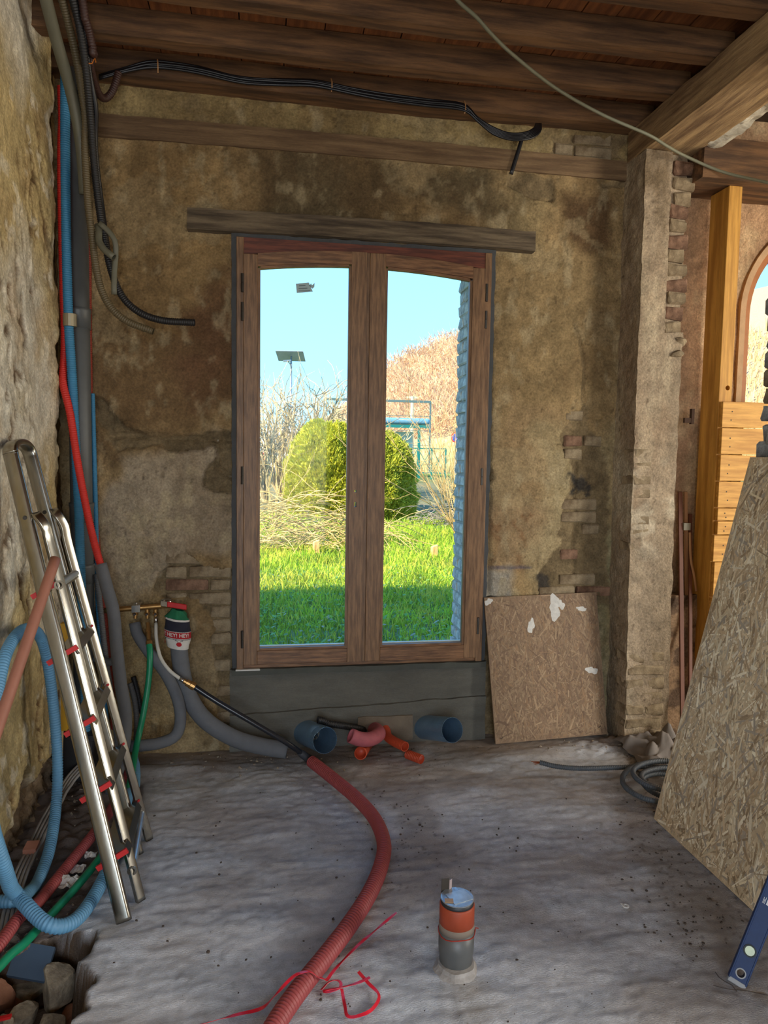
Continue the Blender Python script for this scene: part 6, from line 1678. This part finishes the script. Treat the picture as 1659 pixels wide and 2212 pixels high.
one('blue_conduit', rtube('blue2', [np.array([-0.87, 1.70, 0.03]), np.array([-0.865, 1.95, 0.16]), np.array([-0.86, 2.08, 0.30]), np.array([-0.855, 2.25, 0.52])]+P(('x', -40, 1640, -0.84), ('x', -8, 1500, -0.86), ('x', 10, 1420, -0.87), ('x', 34, 1374, -0.875), ('x', 60, 1358, -0.875), ('x', 86, 1374, -0.87), ('x', 103, 1430, -0.86), ('x', 117, 1540, -0.85), ('x', 124, 1640, -0.84), ('x', 122, 1730, -0.83))+P(('z', 110, 1820, 0.06), ('z', 92, 1880, 0.03), ('z', 68, 1930, 0.025), ('z', 40, 1962, 0.03), ('z', 0, 1965, 0.03), ('z', -30, 1975, 0.03))+[np.array([-0.90, 2.12, 0.028])], 0.0215, 14, pitch=0.011, depth=0.0024, mode='both', hollow='e'), M_BLUEP, 'blue corrugated conduit looping up against the side wall', 'conduit')
one('blue_conduit', rtube('blue3', [np.array([-0.70, 1.25, 0.026]), np.array([-0.74, 1.42, 0.16]), np.array([-0.79, 1.62, 0.42]), np.array([-0.81, 1.9, 0.56]), PX(-40, 1720, -0.80), PX(-14, 1805, -0.80), PX(8, 1872, -0.79)]+P(('z', 34, 1945, 0.09), ('z', 66, 1984, 0.06), ('z', 112, 2003, 0.055), ('z', 160, 1990, 0.035), ('z', 198, 1945, 0.026), ('z', 232, 1880, 0.026), ('z', 258, 1815, 0.026), ('z', 280, 1740, 0.03), ('z', 292, 1690, 0.04), ('z', 288, 1640, 0.06)), 0.0235, 16, pitch=0.011, depth=0.0024, mode='drape'), M_BLUEP, 'blue corrugated conduit sagging across the red and green pipes on the floor', 'conduit')
# torn paper scraps
rp = np.random.default_rng(8)
for k, (px, py, s, lb) in enumerate(((152, 1916, 0.030, 'crumpled white paper scrap beside the green pipe'), (166, 1882, 0.020, 'small white paper scrap beside the red conduit'), (196, 1852, 0.018, 'twisted white paper strip near the soil edge'), (228, 1824, 0.022, 'pointed white paper scrap behind the ladder foot'))):
    c = PZ(px, py, 0.0)
    v, f = grid(9, 7, lambda U, V: np.stack([c[0]+(U-.5)*s*2.6+0*U, c[1]+(V-.5)*s*2.2, 0.004+0.0*U], -1))
    v[:, 2] += s*0.8*np.abs(fbm(v[:, 0]*38, v[:, 1]*38, k, 3, 500+k)); v[:, :2] += 0.25*s*np.stack([fbm(v[:, 0]*30, v[:, 1]*30, 3, 2, 510+k), fbm(v[:, 0]*30, v[:, 1]*30, 9, 2, 520+k)], 1)
    one('paper_scrap', (v, f.tolist()), cmat('white paper', (206, 202, 196), 0.8), lb, 'paper', 'paper scraps on the soil', smooth=False)

# ---- rubble in the broken corner of the floor
M_ROCK = material('limestone rubble', lin(172, 158, 134), rough=0.95, vary=0.25, scale=18, bump=0.7, bump_scale=50, bump_dist=0.008, dark=lin(128, 116, 98))
M_ROCKR = material('red brick rubble', lin(150, 104, 80), rough=0.95, vary=0.25, scale=18, bump=0.7, bump_scale=50, bump_dist=0.008)
for k, (px, py, z, sx, sy, sz, mt, lb) in enumerate((
    (120, 2140, -0.13, 0.085, 0.065, 0.085, M_ROCK, 'large pointed limestone lump in the broken floor corner'),
    (55, 2140, -0.155, 0.075, 0.050, 0.040, M_ROCK, 'flat pale stone beside the blue slate piece'),
    (2, 2150, -0.13, 0.042, 0.045, 0.080, M_ROCKR, 'upright reddish brick fragment at the hole edge'),
    (50, 2200, -0.13, 0.075, 0.06, 0.045, M_ROCK, 'rough grey stone below the flat pale stone'),
    (105, 2212, -0.14, 0.055, 0.05, 0.04, M_ROCK, 'small rounded stone below the pointed limestone lump'),
    (58, 2040, -0.06, 0.030, 0.03, 0.045, M_ROCK, 'small cream stone stuck in the earth face of the hole'),
    (30, 2182, -0.185, 0.040, 0.040, 0.035, M_ROCKR, 'dark stone wedged between the brick fragment and the grey stone'),
    (8, 2215, -0.11, 0.05, 0.045, 0.04, M_ROCK, 'pale stone with a red paint mark'),
    (156, 2190, -0.185, 0.042, 0.036, 0.030, M_ROCKR, 'dark stone deep under the slab edge'))):
    o = one('rubble_stone', rock_vf(PZ(px, py, z), sx, sy, sz, 600+k, 3, 0.16), mt, lb, 'stone', 'rubble in the floor corner', smooth=False)
    if k == 7:
        c = PZ(4, 2200, -0.072)
        mesh_obj('paint_mark', *obox(c, (1, 0.2, 0), (0, 1, 0), (0, 0, 1), 0.024, 0.006, 0.004), cmat('red paint', (200, 30, 30)), o)
sl = PZ(68, 2078, -0.060)
one('slate_piece', obox(sl, (1, -0.25, -0.10), (0.15, 1, 0.75), (0, -0.6, 1), 0.062, 0.048, 0.008), material('blue slate', lin(66, 84, 104), rough=0.6, vary=0.15), 'broken blue-grey slate piece tilted in the floor hole', 'slate', smooth=False)

# ---- capped waste stub in the floor
sb = np.array([0.585, 2.005, 0.0])
stub = thing('pipe_stub', sb, 'capped grey and orange waste pipe stub rising from the floor', 'pipe')
mesh_obj('grey_pipe', *lathe(sb, (0, 0, 1), [(-0.02, 0.0), (-0.02, 0.052), (0.030, 0.051), (0.045, 0.0535), (0.060, 0.0545), (0.115, 0.0545), (0.118, 0.0)], 36), M_PVC, stub, smooth=True)
mesh_obj('orange_collar', *lathe(sb+np.array([0, 0, 0.108]), (0, 0, 1), [(0, 0.050), (0, 0.0535), (0.085, 0.0535), (0.090, 0.0515), (0.090, 0.0)], 36), material('orange coupling', lin(150, 62, 34), rough=0.55, vary=0.12, scale=18), stub, smooth=True)
mesh_obj('cement_smear', *lathe(sb+np.array([0, 0, 0.112]), (0, 0, 1), [(0.004, 0.0535), (0.004, 0.0545), (0.022, 0.0545), (0.024, 0.0535)], 36), cmat('grey smear', (128, 116, 104), 0.9), stub, smooth=True)
mesh_obj('black_seal', *lathe(sb+np.array([0, 0, 0.192]), (0, 0, 1), [(0, 0.0), (0, 0.0505), (0.018, 0.0505), (0.019, 0.047), (0.019, 0.0)], 36), cmat('black seal', (34, 36, 40), 0.5), stub, smooth=True)
lid = mesh_obj('tape_lid', *lathe(sb+np.array([0, 0, 0.2112]), (0, 0, 1), [(0, 0.0), (0, 0.0512), (0.0015, 0.0512), (0.0025, 0.0498), (0.0025, 0.0)], 36), material('silver tape', lin(176, 186, 196), rough=0.3, metal=0.7, vary=0.2, scale=40, bump=0.3, bump_scale=60), stub)
mesh_obj('tape_strip', *obox(sb+np.array([0.006, 0, 0.2145]), (1, 0.3, 0), (-0.3, 1, 0), (0, 0, 1), 0.033, 0.028, 0.0006), material('silver tape strip', lin(196, 206, 214), rough=0.3, metal=0.6, vary=0.2, scale=40), lid)
mesh_obj('brown_tape', *obox(sb+np.array([-0.030, -0.016, 0.2150]), (1, -0.2, 0), (0.2, 1, 0), (0, 0, 1), 0.013, 0.010, 0.0008), cmat('brown tape', (176, 142, 104), 0.4), lid)
mesh_obj('metal_tab', *obox(sb+np.array([-0.026, 0.046, 0.224]), (1, 0.15, -0.1), (-0.1, 1, -0.4), (0.1, 0.3, 1), 0.013, 0.0015, 0.020), M_HINGE, stub)
mesh_obj('metal_tab', *obox(sb+np.array([-0.009, 0.048, 0.222]), (1, 0.9, -0.1), (-0.8, 1, -0.3), (0.1, 0.3, 1), 0.006, 0.0015, 0.017), cmat('pinkish tab', (176, 160, 160), 0.4), stub)
ring = [sb+np.array([0.056*math.cos(t), 0.056*math.sin(t), 0.108+0.004*math.sin(3*t)]) for t in np.linspace(-0.3, 6.1, 26)]+[sb+np.array([0.066, 0.0, 0.118]), sb+np.array([0.068, -0.006, 0.11])]
mesh_obj('red_wire', *tube(ring, 0.0018, 6, per=3), cmat('red wire', (150, 44, 30)), stub)
v, f = lathe(sb, (0, 0, 1), [(-0.01, 0.0), (-0.01, 0.068), (-0.003, 0.064), (0.004, 0.057), (0.014, 0.0535), (0.018, 0.0)], 36)
v = np.array(v); v[:, :2] = sb[:2]+(v[:, :2]-sb[:2])*(1+0.16*fbm(v[:, 0]*16, v[:, 1]*16, 0, 3, 71))[:, None]; v[:, 1] -= 0.01
mesh_obj('cement_collar', v, f, material('brown cement collar', lin(160, 156, 152), rough=0.95, vary=0.3, scale=25, bump=0.6), stub)

# ---- red plastic strap
def ribbon(pp, w=0.0045, tw=0.5, seed=0):
    c = route('strap%d' % seed, pp, 0.004, 'drape', only=('hose',), slope=1.1, step=0.006); tg, u, s = frames(c)
    ang = np.array([1.4*tw*float(vnoise(i*0.11, seed, 0, 3)) for i in range(len(c))])
    d = np.cos(ang)[:, None]*s+np.sin(ang)[:, None]*u
    a, b, nn = c-d*w, c+d*w, np.cross(tg, d)*0.0006
    V = np.stack([a-nn, b-nn, b+nn, a+nn], 1).reshape(-1, 3)
    return V, bridge(len(c), 4)
strap = thing('red_strap', PZ(700, 2130, 0), 'torn red plastic strap crossing over the red floor conduit', 'strap')
M_STRAP = cmat('red strap plastic', (206, 32, 52), 0.35, vary=0.2)
zz = 0.008
mesh_obj('strand', *ribbon(P(('z', 380, 2226, zz), ('z', 440, 2211, zz), ('z', 510, 2192, zz), ('z', 565, 2178, zz), ('z', 594, 2150, 0.045), ('z', 632, 2112, 0.066), ('z', 658, 2116, 0.05), ('z', 682, 2136, zz), ('z', 694, 2138, zz), ('z', 720, 2098, zz), ('z', 770, 2045, zz), ('z', 815, 2006, 0.012), ('z', 856, 1971, 0.03)), seed=1), M_STRAP, strap)
mesh_obj('strand', *ribbon(P(('z', 694, 2138, zz), ('z', 712, 2120, 0.012), ('z', 732, 2118, 0.015), ('z', 736, 2132, 0.014), ('z', 712, 2142, 0.01), ('z', 698, 2140, zz), ('z', 740, 2132, 0.014), ('z', 775, 2122, 0.015), ('z', 799, 2111, 0.02)), seed=2), M_STRAP, strap)
mesh_obj('strand', *ribbon(P(('z', 774, 2099, 0.02), ('z', 796, 2124, 0.014), ('z', 819, 2150, zz), ('z', 806, 2178, zz), ('z', 782, 2192, zz), ('z', 752, 2196, zz), ('z', 745, 2172, zz), ('z', 738, 2136, 0.012)), seed=3), M_STRAP, strap)

# ---- coil of grey conduit with bare wires, and the cloth behind it
cc0 = PZ(1462, 1712)[:2]
pts = [PZ(1166, 1647, 0.050), PZ(1205, 1656, 0.040), PZ(1260, 1660, 0.034), PZ(1330, 1658, 0.030), PZ(1400, 1656, 0.034), PZ(1450, 1662, 0.045)]
for k in range(1, 46):
    t = 1.1-k*0.62
    r = [0.16, 0.265, 0.17, 0.20, 0.14, 0.18][int(k*0.62/6.283) % 6]
    r = r*(1+0.04*math.sin(k*1.7))
    pts.append(np.array([cc0[0]+r*math.cos(t), cc0[1]+r*0.78*math.sin(t), 0.020+0.016*(k*0.62/6.283)+0.006*math.sin(k)]))
coil = thing('conduit_coil', (cc0[0], cc0[1], 0), 'coil of dark grey conduit with copper wires showing behind the large sheet', 'conduit')
mesh_obj('conduit', *tube(pts, 0.0125, 12, pitch=0.0095, depth=0.0016, hollow='s'), cmat('slate grey conduit', (78, 84, 90), 0.55), coil, smooth=True)
for k in range(3):
    mesh_obj('wire', *tube([pts[0]+np.array([0.01, (k-1)*0.004, 0]), pts[0]+np.array([-0.030-0.006*k, (k-1)*0.007, 0.004*(k-1)])], 0.0022, 6), cmat('copper wire', (186, 104, 64), 0.35, metal=0.8), coil)
cl0, cl1 = PZ(1378, 1650, 0.0), PZ(1478, 1600, 0.0)
cl = PZ(1428, 1632, 0.0)+np.array([-0.05, -0.07, 0.0])
def cloth(U, V):
    x = cl[0]-0.16+0.42*U+0.06*V; y = cl[1]-0.10+0.36*V-0.05*U
    n = np.abs(fbm(U*3.2+V*1.3+2, V*3.0-U*1.1, 0, 3, 701)); r = np.abs(fbm(U*2.0+7, V*2.2, 0, 2, 702))
    m = np.sin(np.pi*np.clip(U, 0, 1))**0.5*np.sin(np.pi*np.clip(V, 0, 1))**0.5
    z = 0.006+m*(0.10*n+0.06*r)+0.05*np.exp(-((U-0.12)**2/0.02+(V-0.8)**2/0.06))
    return np.stack([x+0.03*fbm(U*4, V*4, 3, 2, 703), y+0.03*fbm(U*4, V*4, 6, 2, 704), z], -1)
v, f = grid(46, 40, cloth)
one('grey_cloth', (v, f.tolist()), material('grey dust sheet', lin(128, 122, 118), rough=0.95, vary=0.12, scale=8), 'crumpled grey dust cloth at the foot of the pillar', 'cloth')

# ---- yellow board barrier in front of the arched window
x0, x1 = PY(1564, 640, 3.50)[0], PY(1592, 640, 3.50)[0]
bar = thing('board_barrier', ((x0+x1)/2, 3.55, 0), 'barrier of yellow pine boards nailed to posts before the arched window', 'barrier')
post1 = bevel(mesh_obj('post', *box(x0, x1, 3.50, 3.66, 0.0, 3.003), M_PINEV, bar), 0.003)
bevel(mesh_obj('post', *box(x0+1.15, x1+1.15, 3.50, 3.66, 0.0, 3.003), M_PINEV, bar), 0.003)
cut_hole(post1, PY(1572, 838, 3.50), (0, -1, 0), 0.013, 0.09)
pys = [868, 925, 983, 1040.5, 1098, 1126, 1156, 1214, 1290]
zs = [PY(1600, q, 3.475)[2] for q in pys]
while zs[-1] > 0.32: zs.append(zs[-1]-0.137)
rb = random.Random(14)
xl_ = PY(1562, 900, 3.475)[0]
for k in range(len(zs)-1):
    dx = rb.uniform(-0.006, 0.006)+(0.0 if k < 6 else -0.012)
    bd = mesh_obj('board', *box(xl_+dx, xl_+1.32+rb.uniform(-.03, .03), 3.474, 3.4985, zs[k+1]+0.0035, zs[k]-0.001), M_PINE, bar)
    bevel(bd, 0.002)
    for q in (0.3, 0.62):
        zc = zs[k+1]+(zs[k]-zs[k+1])*q
        mesh_obj('nail', *lathe((xl_+0.045+rb.uniform(-.008, .008), 3.4738, zc), (0, -1, 0), [(0, 0), (0, 0.004), (0.001, 0.0035), (0.001, 0)], 8), cmat('nail steel', (60, 56, 50), 0.6, metal=0.5), bd)
# ---- wooden trims leaning behind the pillar
M_TR1 = material('reddish trim wood', lin(112, 66, 46), rough=0.6, vary=0.2, stretch=(5, 5, 0.4)); M_TR2 = material('light trim wood', lin(186, 142, 102), rough=0.6, vary=0.15, stretch=(5, 5, 0.4))
for (a, b, ya, yb, w, mt, lb) in (((1469, 1062), (1474, 1545), 3.67, 3.44, 0.011, M_TR1, 'long reddish wooden lath leaning in the gap behind the pillar'), ((1481, 1062), (1483, 1287), 3.69, 3.62, 0.008, M_TR2, 'light wooden lath standing upright on the brick ledge'),
                                 ((1491, 1110), (1491, 1560), 3.69, 3.42, 0.009, M_TR1, 'dark reddish lath leaning next to the light one')):
    p, q = PY(*a, ya), PY(*b, yb)
    if q[2] < 0.5: q = q+(q-p)*((q[2]-0.002)/(p[2]-q[2]))      # foot on the floor
    o = one('wood_lath', obox((p+q)/2, p-q, (1, 0, 0), (0, 1, 0.1), np.linalg.norm(p-q)/2, w, 0.006), mt, lb, 'lath', 'laths behind the pillar', smooth=False)
tp = PY(1481, 1137, 3.635)
mesh_obj('tape', *box(tp[0]-0.022, tp[0]+0.018, 3.615, 3.66, tp[2]-0.020, tp[2]+0.020), cmat('grey packing tape', (150, 146, 128), 0.5), o)
one('wood_lath', tube(P(('y', 1490, 1150, 3.615), ('y', 1492, 1205, 3.605), ('y', 1500, 1248, 3.60), ('y', 1504, 1277, 3.605)), 0.008, 8, squash=(1, 0.5)), M_TR2, 'curved light wooden lath bending over the brick ledge', 'lath', 'laths behind the pillar')

# ---- small things on the floor
wp = PZ(1352, 1956, 0.004)
wsh = one('plastic_washer', lathe(wp-np.array([0, 0, 0.003]), (0, 0, 1), [(0, 0.006), (0, 0.0115), (0.003, 0.0115), (0.003, 0.006)], 20, True), cmat('white plastic', (220, 220, 216), 0.5), 'small white plastic washer with a tab on the floor', 'washer', smooth=False)
mesh_obj('tab', *box(wp[0]-0.012, wp[0]-0.005, wp[1]+0.006, wp[1]+0.015, 0.001, 0.004), MATS['white plastic'], wsh)
one('wood_splinter', tube(P(('z', 1545, 2100, 0.004), ('z', 1560, 2118, 0.006), ('z', 1575, 2122, 0.008), ('z', 1592, 2142, 0.004)), 0.0012, 5), cmat('dark straw', (66, 56, 50), 0.9), 'thin dark twig touching the foot of the spirit level', 'twig')
one('wood_splinter', tube(P(('z', 1540, 2128, 0.004), ('z', 1570, 2136, 0.005), ('z', 1610, 2140, 0.004), ('z', 1659, 2150, 0.004)), 0.0010, 5), cmat('dark straw', (66, 56, 50), 0.9), 'thin dark twig lying under the spirit level', 'twig')
# loose crumbs
rg = np.random.default_rng(77)
def crumbs(name, spots, n, smin, smax, rgb, label, seed):
    rng = np.random.default_rng(seed); Vs, Fs, k = [], [], 0
    base, bf = rock_vf((0, 0, 0), 1, 1, 1, seed, 1)
    base = np.asarray(base)
    for i in range(n):
        px, py, rx, ry = spots[rng.integers(0, len(spots))]
        c = PZ(px+rng.normal(0, rx), py+rng.normal(0, ry), 0.0)
        if not (-0.9 < c[0] < 2.6 and 1.4 < c[1] < 3.68): continue
        s = smin+(smax-smin)*rng.random()**3
        a = rng.uniform(0, 6.28); R = np.array([[math.cos(a), -math.sin(a), 0], [math.sin(a), math.cos(a), 0], [0, 0, 1]])
        v = (base*np.array([s, s*rng.uniform(0.5, 1), s*rng.uniform(0.35, 0.8)]))@R.T+c+np.array([0, 0, s*0.3])
        Vs.append(v); Fs += [[q+k for q in f_] for f_ in bf]; k += len(v)
    return tag(mesh_obj(name, np.concatenate(Vs), Fs, material(name+' grit', lin(*rgb), rough=0.95, vary=0.35, scale=40)), label, 'debris', kind='stuff')
crumbs('dark_crumbs', [(1400, 1820, 40, 30), (1470, 1930, 50, 40), (1540, 2000, 50, 40), (1380, 1700, 40, 40), (880, 1800, 40, 70), (900, 1640, 60, 25), (985, 1900, 330, 130), (1200, 1900, 250, 170), (600, 1750, 200, 90), (1480, 1990, 60, 40), (1450, 1900, 70, 60), (700, 2050, 250, 100)], 1100, 0.0009, 0.0085, (70, 60, 52), 'dark crumbs and grit scattered over the screed', 91)
crumbs('pale_crumbs', [(480, 1640, 70, 18), (560, 1640, 60, 12), (1380, 1600, 60, 12), (1250, 1610, 60, 8), (700, 1650, 80, 15), (150, 1850, 50, 70), (170, 1760, 40, 50), (220, 1760, 40, 60)], 420, 0.002, 0.014, (150, 136, 118), 'pale mortar crumbs along the wall foot and on the soil', 92)
